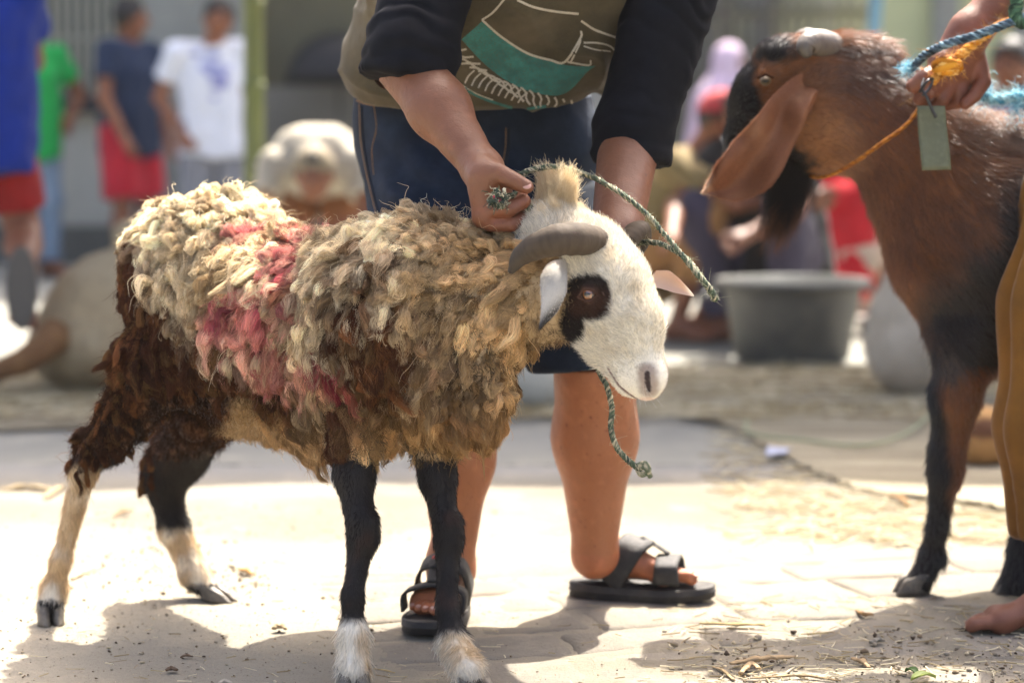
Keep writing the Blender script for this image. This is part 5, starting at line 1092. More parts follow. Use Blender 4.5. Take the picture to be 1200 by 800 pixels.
    if pants is not None:
        T = [rc(q['hL'] + A(0, 0, .02) * s, q['hR'] + A(0, 0, .02) * s, .055 * s * (.7 + .3 * fat) + g_, .055 * s * (.7 + .3 * fat) + g_, .04)]
        for L in 'LR':
            hh, k_, a = q['h' + L], q['k' + L], q['a' + L]
            if pleg <= 1: c = hh + (k_ - hh) * pleg; T.append(rc(hh, k_ + (k_ - hh) * .3, (.055 * s * (.6 + .4 * fat) + g_) * pmat_r, (.048 * s + g_) * pmat_r, .03, cut=[(c, k_ - hh)]))
            else: c = k_ + (a - k_) * (pleg - 1); T += [rc(hh, k_, .055 * s * fat + g_, .042 * s + g_, .03), rc(k_, a, .042 * s + g_, .034 * s + g_, .03, cut=[(c, a - k_)])]
        v, qq = sdf_mesh(T, h); nn = vnormals(v, qq); v = v + nn * (.012 * fbm(v * A(1, 1, .4), 11, 9))[:, None] * s; mkmesh('trousers' if pleg > 1 else 'shorts', v, qq, pants, root)
    if hair:
        v, qq = sdf_mesh([el(ff(-.006, 0, .014), (.062 * s, .053 * s, .064 * s), [lk, ls, np.cross(lk, ls)], 0)], h * .7, gcut=[(ff(.028, 0, .018), unit(lk * .75 - up * .66))]); v = v + vnormals(v, qq) * fbm(v, 60, 3)[:, None] * .006; mkmesh('hair', v, qq, hair_m, root)
    for sg in (-1, 1):
        v, qq = sdf_mesh([el(ff(.046, .019 * sg, .006), (.008 * s, .009 * s, .005 * s), k=0)], .004); mkmesh('eye', v, qq, mat('dark_eye', (.02, .015, .012), .2), root)
    root['_dummy'] = 0; del root['_dummy']
    return root, q, ff, s
sand = mat('sandal_rubber')
# walking away past the left edge, one sandal kicked up
b = P(-36, 144, 8.3) * A(1, 1, 0)
r_, q_, f_, s_ = person('man in royal blue shirt and dark red shorts striding away at the left edge', b, R(95), 1.70, dict(hR=(0, -.06, .51), kR=(.03, -.10, .315), aR=(-.19, -.125, .245), fR=(-.12, 0, -1), aL=(.16, .05, .045), kL=(.1, .05, .285), eR=(.10, -.115, .66), wR=(.24, -.06, .60)),
       cloth('royal_blue', '16338c'), cloth('dark_red', '9c2320'), .78, shoe=mat('grey_sole', lin('5a554c'), .8, bump=[(220, .8, .003)]), fat=1.22, pmat_r=.93)
person('man in bright green shirt and pale blue jeans with hand on hip', G(40, 326), R(-50), 1.62, dict(eL=(0, .2, .66), wL=(.05, .13, .575)), cloth('green_jersey', '1fae55'), cloth('pale_denim', '8aa3bb'), 1.9, shoe=sand, fat=.88)
r_, q_, f_, s_ = person('man in navy polo shirt and bright red shorts looking right', G(155, 325), R(-35), 1.64, dict(wR=(.1, -.13, .50), eR=(.02, -.15, .64)), cloth('navy_polo', '24344f'), cloth('bright_red', 'c92a3c'), 1.0, shoe=sand, look=R(15), fat=1.0, pmat_r=1.18)
mkmesh('chest_print', *(lambda v: (v, [(0, 1, 2, 3)]))([P(146, 76, 14.02), P(171, 74, 14.02), P(171, 92, 14.02), P(147, 93, 14.02)]), mat('pale_print', lin('9fb0c4'), .8), r_) if False else None
r_, q_, f_, s_ = person('young man in white printed tee and grey trousers, hand at his pocket', G(249, 330), R(-72), 1.64, dict(eR=(-.04, -.17, .64), wR=(.04, -.11, .52), hed=(.06, .02, .91), nek=(.02, .01, .83), sR=(0, -.115, .79)), cloth('white_tee', 'dfe4ee', .08), cloth('grey_trousers', '8e9096'), 1.95, shoe=sand, fat=.88)
pr_ = mat('violet_print', lin('7a78c0'), .8, var=[(40, lin('b8c4dc'), .45, .6)])
def print_on(px, py, wpx, hpx, Y0, obname, mt, name, seed=1, pieces=14):
    """ink patches laid on the cloth nearest to the given place"""
    ob = obname; me = ob.data; bv = BVHTree.FromPolygons([v.co for v in me.vertices], [p.vertices for p in me.polygons]); g = np.random.default_rng(seed); m = MB()
    for k in range(pieces):
        cx, cy = px + g.normal(0, wpx / 3), py + g.normal(0, hpx / 3); a, rr = g.uniform(0, 3.1), g.uniform(.15, .35) * min(wpx, hpx); n = 7; ring = []
        for j in range(n):
            t = j / n * 6.283; x, y = cx + rr * math.cos(t) * 1.3, cy + rr * math.sin(t) * .7
            o_ = Vector((0, 0, CAM_H)); d = (Vector(P(x, y, 4)) - o_).normalized(); hh = bv.ray_cast(o_, d)
            if hh[0] is None: ring = None; break
            ring.append(np.array(hh[0] - d * .004))
        if ring is not None and np.ptp(np.array(ring), 0).max() < .3: m.add(ring, [tuple(range(n))], A(1, 1, 1))
    if m.n: m.build(name, mt, ob, smooth=False)
for ch in r_.children:
    if ch.name.startswith('shirt'): print_on(254, 88, 26, 40, 14, ch, pr_, 'chest_print')
bent = dict(hup=.12, pel=(-.18, 0, .44), che=(.0, 0, .51), nek=(.12, 0, .49), hed=(.18, 0, .455), sL=(.05, .12, .475), sR=(.05, -.12, .475), eL=(.12, .15, .34), eR=(.12, -.15, .34), wL=(.2, .07, .27), wR=(.2, -.07, .27), hL=(-.18, .05, .45), hR=(-.18, -.05, .45), kL=(-.08, .08, .26), kR=(-.08, -.08, .26), aL=(-.14, .08, .045), aR=(-.14, -.08, .045))
r_, q_, f_, s_ = person('man in white shirt and white cap bending down behind the sheep', P(372, 300, 10.4) * A(1, 1, 0), R(-88), 1.52, bent, cloth('sunlit_shirt', 'b9b1a0', .15), cloth('brown_shorts', '8a5c3c'), .7, h=.012, fat=1.02)
v, q = sdf_mesh([el(f_(.0, 0, .02), (.062 * s_, .052 * s_, .058 * s_), k=.01)], .01, gcut=[(f_(0, 0, .014), unit(f_(0, 0, 0) - f_(0, 0, .1)))]); mkmesh('cap', v, q, cloth('cap_tan', '93866e', .1), r_)
r_, q_, f_, s_ = person('woman in pale lilac headscarf and dress standing before the ribbed wall', P(852, 310, 14.6) * A(1, 1, 0), R(-30), 1.37, None, cloth('lilac_dress', 'cbb6cc', .1), cloth('lilac_dress', 'cbb6cc', .1), 1.95, sleeve=1.9, hair=False, shoe=sand)
v, q = sdf_mesh([el(f_(-.012, 0, .01), (.072 * s_, .066 * s_, .08 * s_), k=.03), rc(f_(-.01, 0, -.04), f_(-.01, 0, -.2), .07 * s_, .135 * s_, .04), rc(f_(-.02, 0, -.2), f_(-.02, 0, -.4), .135 * s_, .15 * s_, .04), el(f_(.07, 0, -.0), (.03 * s_, .036 * s_, .05 * s_), k=.01, op='s')], .012); mkmesh('headscarf', v, q, cloth('lilac_scarf', 'd9c2d6', .06), r_)
r_, q_, f_, s_ = person('person in khaki shirt and coral headcloth crouching at the tub with an arm out', P(800, 300, 10.2) * A(1, 1, 0), R(-25), 1.62, dict(CROUCH, wR=(.34, -.05, .37), eR=(.2, -.14, .36)), cloth('khaki', '8d7a52'), cloth('tan_trousers', 'a0764a'), 1.6, h=.013, hair=True)
v, q = sdf_mesh([el(f_(-.004, 0, .024), (.068 * s_, .058 * s_, .058 * s_), k=0)], .01, gcut=[(f_(0, 0, .022), (0, 0, -1))]); mkmesh('headcloth', v, q, cloth('coral', 'c84f52'), r_)
person('stooping person in charcoal clothes close behind the black tub', P(890, 310, 10.0) * A(1, 1, 0), R(-120), 1.66, dict(CROUCH, che=(-.02, 0, .4)), cloth('charcoal', '34312f'), cloth('plum_grey', '4e4856'), 1.9, h=.013, fat=1.35)
person('person in scarlet shirt and light trousers crouching beyond the tub', P(992, 330, 10.6) * A(1, 1, 0), R(70), 1.5, dict(CROUCH), cloth('scarlet', 'cf2c34', .1), cloth('cream_trousers', 'cdb9a4'), 1.5, h=.013, fat=.7)
r_, q_, f_, s_ = person('seated person in blue and white shirt beyond the goat back', P(1185, 330, 10.5) * A(1, 1, 0), R(-120), 1.62, dict(CROUCH, pel=(-.1, 0, .34), che=(-.02, 0, .52), nek=(.0, 0, .63), hed=(.03, 0, .71), sL=(0, .12, .6), sR=(0, -.12, .6), hL=(-.1, .06, .33), hR=(-.1, -.06, .33), kL=(.1, .12, .4), kR=(.1, -.12, .4)), cloth('blue_white', '3e56a8', .1), cloth('white_cotton'), 1.7, h=.013, fat=1.2)
v, q = sdf_mesh([rc(q_['sL'] + A(0, 0, .02), q_['sR'] + A(0, 0, .02), .085, .085, .04)], .012, gcut=[(q_['sL'], (0, 0, -1))]); mkmesh('shoulder_panel', v, q, cloth('white_cotton'), r_)
# stool under the seated person
ctr = P(1185, 330, 10.5); mS = MB()
pb = A(*r_.location) + A(math.cos(R(-120)), math.sin(R(-120)), 0) * -.1 * s_
st = empty('stool', (pb[0], pb[1], 0), 'low wooden stool under the seated person in blue and white', 'stool')
wd_m = mat('weathered_wood', lin('7a5c3c'), .8, bump=[(60, .5, .003, (1, 1, 8))], var=[(20, lin('54402a'), .4, .7)])
V, F = box((pb[0], pb[1], .40), (.34, .34, .035)); bevel(mkmesh('seat', V, F, wd_m, st, False))
for sx in (-1, 1):
    for sy in (-1, 1): V, F = box((pb[0] + sx * .13, pb[1] + sy * .13, .19), (.04, .04, .384)); mkmesh('leg', V, F, wd_m, st, False)

# ================================================================== YARD: vessels, sacks, walls
plast = mat('black_tub_plastic', lin('55554f'), .55, bump=[(90, .3, .002)], var=[(6, lin('787468'), .45, .8), (40, lin('6e695c'), .6, .85)])
tc_ = P(928, 400, 9.15) * A(1, 1, 0)
tub = empty('tub', tuple(tc_), 'large round black plastic tub on the straw in front of the crouching people', 'tub')
V, F = lathe([(.001, .012), (.20, .012), (.215, .02), (.262, .29), (.272, .31), (.272, .315), (.255, .31), (.205, .03), (.001, .03)], 48, tc_); mkmesh('bowl', V, F, plast, tub)
V, F = lathe([(.262, .285), (.292, .29), (.298, .305), (.292, .318), (.262, .318), (.256, .30), (.262, .285)], 48, tc_); mkmesh('rim', V, F, plast, tub)
for s in (-1, 1):
    V, F = tube(spline([tc_ + A(s * .28, -.07, .28), tc_ + A(s * .33, -.03, .255), tc_ + A(s * .33, .03, .255), tc_ + A(s * .28, .07, .28)], 14), .009, 8); mkmesh('handle', V, F, plast, tub)
jute = mat('sack_weave', lin('a3906e'), .95, bump=[(260, .8, .004), (12, .5, .02)], var=[(5, lin('a8997a'), .4, .8), (18, lin('6b5d45'), .5, .8)])
def sack(c, w, d, h, label, seed, neck=True, mt=None, group=None, fall=0):
    c = A(*c) * A(1, 1, 0); B = [el(c + A(0, 0, h * .32), (w * .5, d * .5, h * .34), k=.08), el(c + A(fall * .3, 0, h * .55), (w * .44, d * .44, h * .36), k=.08)]
    if neck: B += [rc(c + A(fall * .5, 0, h * .7), c + A(fall, 0, h * .92), w * .28, w * .10, .08), rc(c + A(fall, 0, h * .92), c + A(fall * 1.2, 0, h * 1.02), w * .09, w * .15, .03)]
    v, q = sdf_mesh(B, .012, gcut=[(c + A(0, 0, .004), (0, 0, -1))]); n = vnormals(v, q)
    v = v + n * (.018 * fbm(v, 6, seed) + .008 * fbm(v * A(1, 1, .5), 16, seed + 3))[:, None]; v[:, 2] = np.maximum(v[:, 2], .002)
    o = empty('sack', tuple(c), label, 'sack', group); mkmesh('bag', v, q, mt or jute, o)
    if neck: t = np.linspace(0, 2 * np.pi, 24); V, F = tube(np.stack([c[0] + fall + w * .115 * np.cos(t), c[1] + w * .115 * np.sin(t), np.full(24, c[2] + h * .90)], 1), .007, 6); mkmesh('tie', V, F, wd_m, o)
    return o
sack(P(128, 450, 8.15), .54, .5, .50, 'bulging tan jute sack beside the branch at the left edge', 3, fall=.08)
sack(P(1092, 450, 7.95), .46, .42, .56, 'upright grey tan jute sack right of the black tub, partly behind the goat', 8, fall=.06, mt=mat('sack_grey', lin('b0a591'), .95, bump=[(260, .8, .004), (12, .5, .02)], var=[(5, lin('c0b6a2'), .4, .8)]))
sack(P(625, 485, 7.6), .22, .25, .17, 'small pale sack glimpsed between sheep chest and bare leg', 5, neck=False, mt=mat('sack_pale', lin('9b998a'), .95, bump=[(260, .8, .003)]))
sack(P(180, 492, 7.5), .24, .22, .13, 'small grey lumpy bag on the straw behind the hind legs', 6, neck=False, mt=mat('sack_grey'))
br = spline([P(-60, 462, 7.95), P(0, 434, 7.85), P(30, 421, 7.85), P(58, 401, 7.9), P(66, 392, 7.95)], 40); rad = np.interp(np.linspace(0, 1, 40), [0, .5, 1], [.03, .045, .062]) ; V, F = tube(br, rad, 14); V = V + fbm(V, 14, 3)[:, None] * .008
o = mkmesh('branch', V, F, mat('bark', lin('6e4c2c'), .9, bump=[(40, .8, .008, (1, 1, 1))], var=[(14, lin('8c683f'), .4, .75)])); tag(o, 'thick brown cut branch leaning on the tan sack', 'branch')
# coconuts beside the goat leg
for i, (x, y, Yc, r0, lab) in enumerate([(1152, 530, 6.35, .085, 'larger brown husked coconut behind the goat foreleg'), (1163, 505, 6.62, .06, 'smaller pale coconut resting behind the larger one'), ]):
    c = P(x, y, Yc); c[2] = r0 * .96
    co = empty('coconut', tuple(c * A(1, 1, 0)), lab, 'coconut', None)
    v, q = sdf_mesh([el(c, (r0 * 1.1, r0, r0 * .95), k=0)], .006); v = v + vnormals(v, q) * (fbm(v * A(3, 1, 1), 20, i)[:, None] * .004)
    cc = mixc(np.tile(lin('a8804e'), (len(v), 1)), lin('5c3a22'), blob(v[:, 0], v[:, 2], c[0] - .01, c[2] + .03, r0 * .8, r0 * .35, fbm(v, 20, 4))); mkmesh('husk', v, q, mat('husk', attr=True, rough=.9, bump=[(120, .8, .004)]), co, col=cc)
    v, q = sdf_mesh([el(c + A(r0 * .9, -r0 * .3, r0 * .35), (.018, .018, .014), k=0)], .004); mkmesh('stalk', v, q, wd_m, co)
# ---- walls at the back
plaster = mat('plaster', lin('96978e'), .9, bump=[(30, .4, .004)], var=[(1.2, lin('7f8078'), .4, .7), (7, lin('a5a598'), .5, .8)])
plaster_b = mat('plaster_pale', lin('b4b2a6'), .9, bump=[(30, .4, .004)], var=[(1.4, lin('9d9b8e'), .4, .7)])
plinth_m = mat('plinth', lin('55554f'), .9, bump=[(30, .5, .005)], var=[(3, lin('6b6a61'), .4, .7)])
olive_m = mat('olive_render', lin('64604a'), .9, bump=[(25, .4, .004)], var=[(1.5, lin('55513e'), .4, .7)])
def X(px, Y): return (px - 600) / FPX * Y
def Z(py, Y): return P(600, py, Y)[2]
YW = 15.6
def wallbox(px0, px1, z0, z1, name, mt, Y=YW, dep=.3, parent=None):
    x0, x1 = X(px0, Y), X(px1, Y); V, F = box(((x0 + x1) / 2, Y + dep / 2, (z0 + z1) / 2), (x1 - x0, dep, z1 - z0)); return mkmesh(name, V, F, mt, parent, False)
bl = empty('building', (X(120, YW), YW, 0), 'grey plastered house with a barred window behind the four standing men', 'building')
zs = Z(133, YW); zt = 6.0
wallbox(-600, 172, .25, zs, 'wall', plaster_b, parent=bl); wallbox(172.2, 308, .25, zt, 'wall', plaster, parent=bl, Y=YW - .05, dep=.35); wallbox(-600, 20, zs + .002, zt, 'wall', plaster, parent=bl, dep=.298)
wallbox(20.3, 171.8, 2.35, zt, 'wall', plaster, parent=bl, dep=.297); wallbox(-600, 309, 0, .248, 'plinth', plinth_m, parent=bl, Y=YW - .09, dep=.4)
wn = wallbox(20, 172, zs + .001, zs + .12, 'window_sill', mat('sill_dark', lin('25252a'), .6), Y=YW - .12, dep=.4, parent=bl)
wallbox(21, 171, zs + .13, 2.34, 'window', mat('dark_room', lin('1c1c1c'), .8), Y=YW + .2, dep=.05, parent=bl)
for i in range(13):
    x = X(28 + i * 11.6, YW); V, F = box((x, YW + .08, (zs + 2.45) / 2), (.034, .03, 2.32 - zs)); mkmesh('window_bar', V, F, mat('bar_paint', lin('9b9a8a'), .6), bl, False)
for z in (1.45, 1.95): V, F = box((X(96, YW), YW + .11, z), (X(171, YW) - X(21, YW), .018, .03)); mkmesh('window_rail', V, F, mat('bar_paint'), bl, False)
V, F = box((X(-146, YW), YW + .1, 6.12), (X(308, YW) - X(-600, YW) + .4, 1.2, .2)); mkmesh('roof', V, F, plinth_m, bl, False)
ow = empty('wall', (X(370, YW), YW, 0), 'olive rendered wall with a lighter grey lower half behind the bending man', 'wall')
zk = Z(102, YW); wallbox(308.5, 560, zk, zt, 'upper_wall', olive_m, parent=ow); wallbox(308.5, 560, 0, zk - .001, 'lower_wall', mat('mid_grey_render', lin('77766e'), .9, var=[(2, lin('67665e'), .4, .7)]), Y=YW - .08, dep=.38, parent=ow)
ow2 = empty('wall', (X(680, YW), YW, 0), 'grey wall behind the handler and the ribbed sheeting', 'wall'); wallbox(560.5, 728, 0, zt, 'wall_face', plaster, parent=ow2)
# black umbrella lying open on the ledge
uc = A(X(398, 15.2), 15.2, Z(104, 15.2)); um = empty('umbrella', tuple(uc), 'open black umbrella propped against the olive wall', 'umbrella')
V = []; F = []; n, m = 16, 8
for i in range(m + 1):
    a = i / m * R(84)
    for j in range(n * 2): t = j / (n * 2) * 6.283; rr = .34 * math.sin(a) * (1 - .03 * (j % 2 == 1) * math.sin(a)); V.append(uc + A(rr * math.cos(t), rr * math.sin(t) * .8, .36 * math.cos(a) - .01))
F = [(i * 2 * n + j, i * 2 * n + (j + 1) % (2 * n), (i + 1) * 2 * n + (j + 1) % (2 * n), (i + 1) * 2 * n + j) for i in range(m) for j in range(2 * n)]
cn = mkmesh('canopy', V, F, mat('black_nylon', lin('1a1918'), .6), um); sm = cn.modifiers.new('s', 'SOLIDIFY'); sm.thickness = .003
V, F = tube([uc + A(0, 0, .35), uc + A(0, -.0, -1.0)], .008, 8); mkmesh('shaft', V, F, mat('black_plastic'), um)
V, F = tube(spline([uc + A(0, 0, -1.0), uc + A(0, 0, -1.06), uc + A(.03, 0, -1.10), uc + A(.06, 0, -1.05)], 14), .012, 8); mkmesh('handle', V, F, wd_m, um)
# corrugated sheeting, yellow panels, posts at the right
rib = mat('zinc_sheet', lin('8f9190'), .5, metal=.3, bump=[(20, .3, .003)], var=[(2, lin('74746f'), .4, .75), (9, lin('7a6a58'), .6, .8)])
def ribbed(px0, px1, z0, z1, Y, name, mt, parent, pitch=.075, amp=.012):
    x0, x1 = X(px0, Y), X(px1, Y); n = int((x1 - x0) / pitch * 8); xs = np.linspace(x0, x1, n); ys = Y + amp * np.sin((xs - x0) / pitch * 6.283)
    V = np.vstack([np.stack([xs, ys, np.full(n, z0)], 1), np.stack([xs, ys, np.full(n, z1)], 1)]); F = [(i, i + 1, n + i + 1, n + i) for i in range(n - 1)]
    o = mkmesh(name, V, F, mt, parent); s_ = o.modifiers.new('s', 'SOLIDIFY'); s_.thickness = .002; return o
fz = empty('fence', (X(880, 16), 16, 0), 'grey ribbed zinc fence behind the woman in lilac', 'fence')
for i, (a, b) in enumerate([(730, 786), (787, 846), (847, 905), (906, 966), (967, 1030)]): ribbed(a, b, Z(198, 16) if i < 3 else .3, 3.6, 16 + .012 * (i % 2), 'sheet', rib, fz)
wallbox(728.5, 1031, 0, Z(199, 16), 'footing', mat('dark_footing', lin('4c4a48'), .9, var=[(3, lin('3a3836'), .4, .7)]), Y=16.03, dep=.25, parent=fz)
for a in (731, 848, 905): V, F = box((X(a, 15.9), 15.94, 1.8), (.06, .05, 3.6)); mkmesh('post', V, F, mat('fence_post', lin('5e5a55'), .8), fz, False)
V, F = box((X(880, 15.9), 15.95, 1.62), (1.6, .04, .05)); mkmesh('rail', V, F, mat('fence_post'), fz, False)
yl = empty('wall', (X(1130, 15), 15, 0), 'pale yellow green wall of tall panels between grey pilasters', 'wall')
yw = mat('yellow_paint', lin('c3c79a'), .85, var=[(2, lin('b3b78c'), .4, .7)])
for a, b, mt, d in [(1031, 1090, yw, 0), (1090.3, 1120, plaster, -.08), (1120.3, 1186, yw, 0), (1186.3, 1216, plaster, -.08), (1216.3, 1300, yw, 0), (1300.3, 1330, plaster, -.08), (1330.3, 1700, yw, 0)]: wallbox(a, b, 0, zt, 'panel', mt, Y=15 + d, dep=.3, parent=yl)
def post(px0, py0, px1, py1, Y, r_, mt, label, name='post', cat='post', zt_=None):
    a, b = P(px0, py0, Y), P(px1, py1, Y); d = (b - a) / (b[2] - a[2]); lo_ = a + d * (0 - a[2]); hi_ = a + d * ((zt_ or 3.2) - a[2])
    V, F = tube(np.linspace(lo_, hi_, 10), r_, 16); o = mkmesh(name, V, F, mt); tag(o, label, cat); return o
post(1003, 285, 1027, 0, 12.4, .032, mat('sky_blue_paint', lin('6f9fb4'), .5, var=[(5, lin('5c8698'), .5, .8)]), 'pale blue painted steel post in front of the yellow wall')
# bamboo pole with nodes
Yb = 10.6; bx = X(299, Yb); prof = []; zz = 0
while zz < 3.2: prof += [(.045, zz), (.0435, zz + .02), (.043, zz + .17), (.0445, zz + .33), (.0495, zz + .345), (.0495, zz + .352), (.045, zz + .36)]; zz += .36
V, F = lathe(prof, 20, (bx, Yb, 0)); o = mkmesh('bamboo_pole', V, F, mat('bamboo', lin('6f7440'), .5, bump=[(40, .2, .002, (1, 1, .1))], var=[(3, lin('8d8850'), .4, .7), (1.5, lin('5a6a34'), .45, .7)])); tag(o, 'upright green bamboo pole carrying the shade cloth', 'pole')
# the shade cloth that darkens the middle of the yard, carried by poles
sh_m = mat('shade_cloth', lin('3c4a5a'), .9)
Yc0, Yc1, zc = 7.78, 10.72, 3.05
cl = empty('awning', (0, Yc1, 0), 'blue grey tarpaulin awning stretched over the middle of the yard', 'awning')
nx, ny = 60, 16; Vc = []
for i in range(ny + 1):
    for j in range(nx + 1):
        x = -4.5 + 10.2 * j / nx; y = Yc0 + (Yc1 - Yc0) * i / ny + (.07 * math.sin(x * 2.1) + .05 * math.sin(x * 5.3 + 1) if i == 0 else 0); Vc.append((x, y, zc - .12 * math.sin(math.pi * i / ny) + .05 * math.sin(x * 1.7)))
Fc = [(i * (nx + 1) + j, i * (nx + 1) + j + 1, (i + 1) * (nx + 1) + j + 1, (i + 1) * (nx + 1) + j) for i in range(ny) for j in range(nx)]
o = mkmesh('cloth', Vc, Fc, sh_m, cl); s_ = o.modifiers.new('s', 'SOLIDIFY'); s_.thickness = .002
for y in (Yc0 + .1, Yc1 - .05): V, F = tube([(-4.5, y, 3.0), (5.7, y, 3.0)], .035, 10); mkmesh('beam', V, F, MATS['bamboo'], cl)
for x, y in ((-4.3, Yc0 + .17), (5.5, Yc0 + .17), (5.5, Yc1 - .12)): V, F = tube([(x, y, 0), (x, y, 3.0)], .04, 10); mkmesh('pole', V, F, MATS['bamboo'], cl)
# palm-like shrub between fence and yellow wall
leaf_m = mat('leaf', lin('4c6432'), .6, var=[(8, lin('6a8444'), .4, .7)], trans=.25)
def shrub(c, h, n, label, seed):
    g = np.random.default_rng(seed); root = empty('plant', (c[0], c[1], 0), label, 'plant'); m = MB(); st_ = MB()
    for k in range(n):
        az, el_ = g.uniform(0, 6.28), g.uniform(.5, 1.25); L = h * g.uniform(.4, .75); d = A(math.cos(az) * math.cos(el_), math.sin(az) * math.cos(el_), math.sin(el_)); b0 = A(c[0], c[1], h * .35) + d * .05
        tt = np.linspace(0, 1, 9); sp = b0 + d * (L * tt)[:, None] + A(0, 0, -1) * (.45 * L * tt ** 2)[:, None]; V, F = tube(sp, np.linspace(.006, .002, 9), 5); st_.add(V, F)
        for t in np.linspace(.15, 1, 14):
            p_ = sp[int(t * 8)]; T = unit(sp[min(int(t * 8) + 1, 8)] - sp[max(int(t * 8) - 1, 0)]); sd_ = unit(np.cross(T, A(0, 0, 1)))
            for s in (-1, 1):
                tip = p_ + (sd_ * s * .85 + T * .6 + A(0, 0, -.25)) * L * .28 * g.uniform(.7, 1.1); w_ = T * .014; mid = (p_ + tip) / 2; m.add([p_, mid + w_, tip, mid - w_ + A(0, 0, .006)], [(0, 1, 2, 3)])
    V, F = tube([(c[0], c[1], 0), (c[0], c[1], h * .4)], .035, 8); st_.add(V, F); st_.build('stem', mat('bark'), root); m.build('foliage', leaf_m, root, smooth=False)
shrub(P(1068, 200, 13.6), 1.55, 30, 'green feathery shrub before the yellow wall above the goat neck', 3)
shrub(P(1000, 200, 14.2), 1.7, 26, 'taller feathery shrub left of the pale blue post', 9)
shrub(P(1148, 200, 13.9), 1.45, 22, 'small feathery shrub behind the seated person in blue', 14)

# ================================================================== GROUND
def grid_sheet(x0, x1, y0, y1, step, zf, name, mt, colf=None, parent=None, mask=None, post_=None):
    xs = np.arange(x0, x1 + step * .5, step); ys = np.arange(y0, y1 + step * .5, step); XX, YY = np.meshgrid(xs, ys, indexing='ij'); p = np.stack([XX.ravel(), YY.ravel(), np.zeros(XX.size)], 1); p[:, 2] = zf(p)
    ii = np.arange(XX.size).reshape(XX.shape); q = np.stack([ii[:-1, :-1], ii[1:, :-1], ii[1:, 1:], ii[:-1, 1:]], -1).reshape(-1, 4)
    if mask is not None: q = q[mask(p)[q].all(1)]
    if post_ is not None: p = post_(p)
    return mkmesh(name, p, q, mt, parent, col=colf(p) if colf else None)
gr_m = mat('dusty_ground', attr=True, rough=.95, spec=.15, bump=[(55, .6, .006), (260, .9, .003), (900, .7, .0012)], var=[(200, lin('6f6554'), .56, .72), (600, lin('b8ae98'), .60, .72), (500, lin('5e5546'), .64, .70)])
SL = dict(x0=-.30, x1=1.35, y0=3.62, y1=5.05)
SLA, SLC = R(14), A(.525, 4.335, 0)
def rot_slab(p, s_=1):
    q = p - SLC; c_, n_ = math.cos(SLA * s_), math.sin(SLA * s_)
    return np.column_stack([q[:, 0] * c_ - q[:, 1] * n_, q[:, 0] * n_ + q[:, 1] * c_, q[:, 2]]) + SLC
def ground_colour(p):
    n, n2 = fbm(p, 1.6, 3), fbm(p, 9, 7); c = mixc(np.tile(lin('8c8576'), (len(p), 1)), lin('766f61'), sstep(-.3, .5, n)); c = mixc(c, lin('9c927f'), sstep(0, .6, n2) * .6)
    x, y = proj(np.column_stack([p[:, 0], p[:, 1], np.zeros(len(p))])); c = mixc(c, lin('8d9092'), sstep(5.9, 6.4, p[:, 1]) * .55); return c
edge = lambda p0: (lambda p: np.clip(np.minimum.reduce([p[:, 0] - SL['x0'], SL['x1'] - p[:, 0], p[:, 1] - SL['y0'], SL['y1'] - p[:, 1]]), -1, 1))(rot_slab(p0 * A(1, 1, 0), -1))
zg = lambda p: np.where(edge(p) > .05, -.018, .0015 * fbm(p, 6, 3) + .0018 * fbm(p, 30, 5) + .0012 * vnoise(p, 90, 8) - .0012)
g0 = grid_sheet(-1.45, 1.85, 3.3, 6.4, .0095, zg, 'ground', gr_m, ground_colour); g0['kind'] = 'structure'
out_ = MB(); 
for (a, b, c, d) in [(-40, 40, -3, 3.3), (-40, 40, 6.4, 60), (-40, -1.45, 3.3, 6.4), (1.85, 40, 3.3, 6.4)]: out_.add([(a, c, -.0005), (b, c, -.0005), (b, d, -.0005), (a, d, -.0005)], [(0, 1, 2, 3)])
V = np.vstack(out_.V); o = mkmesh('yard_ground', V, out_.F, mat('yard_concrete', lin('85837a'), .95, bump=[(12, .5, .01), (80, .5, .004)], var=[(1.2, lin('7d7c73'), .4, .7), (6, lin('a29c8b'), .5, .8)])); o['kind'] = 'structure'
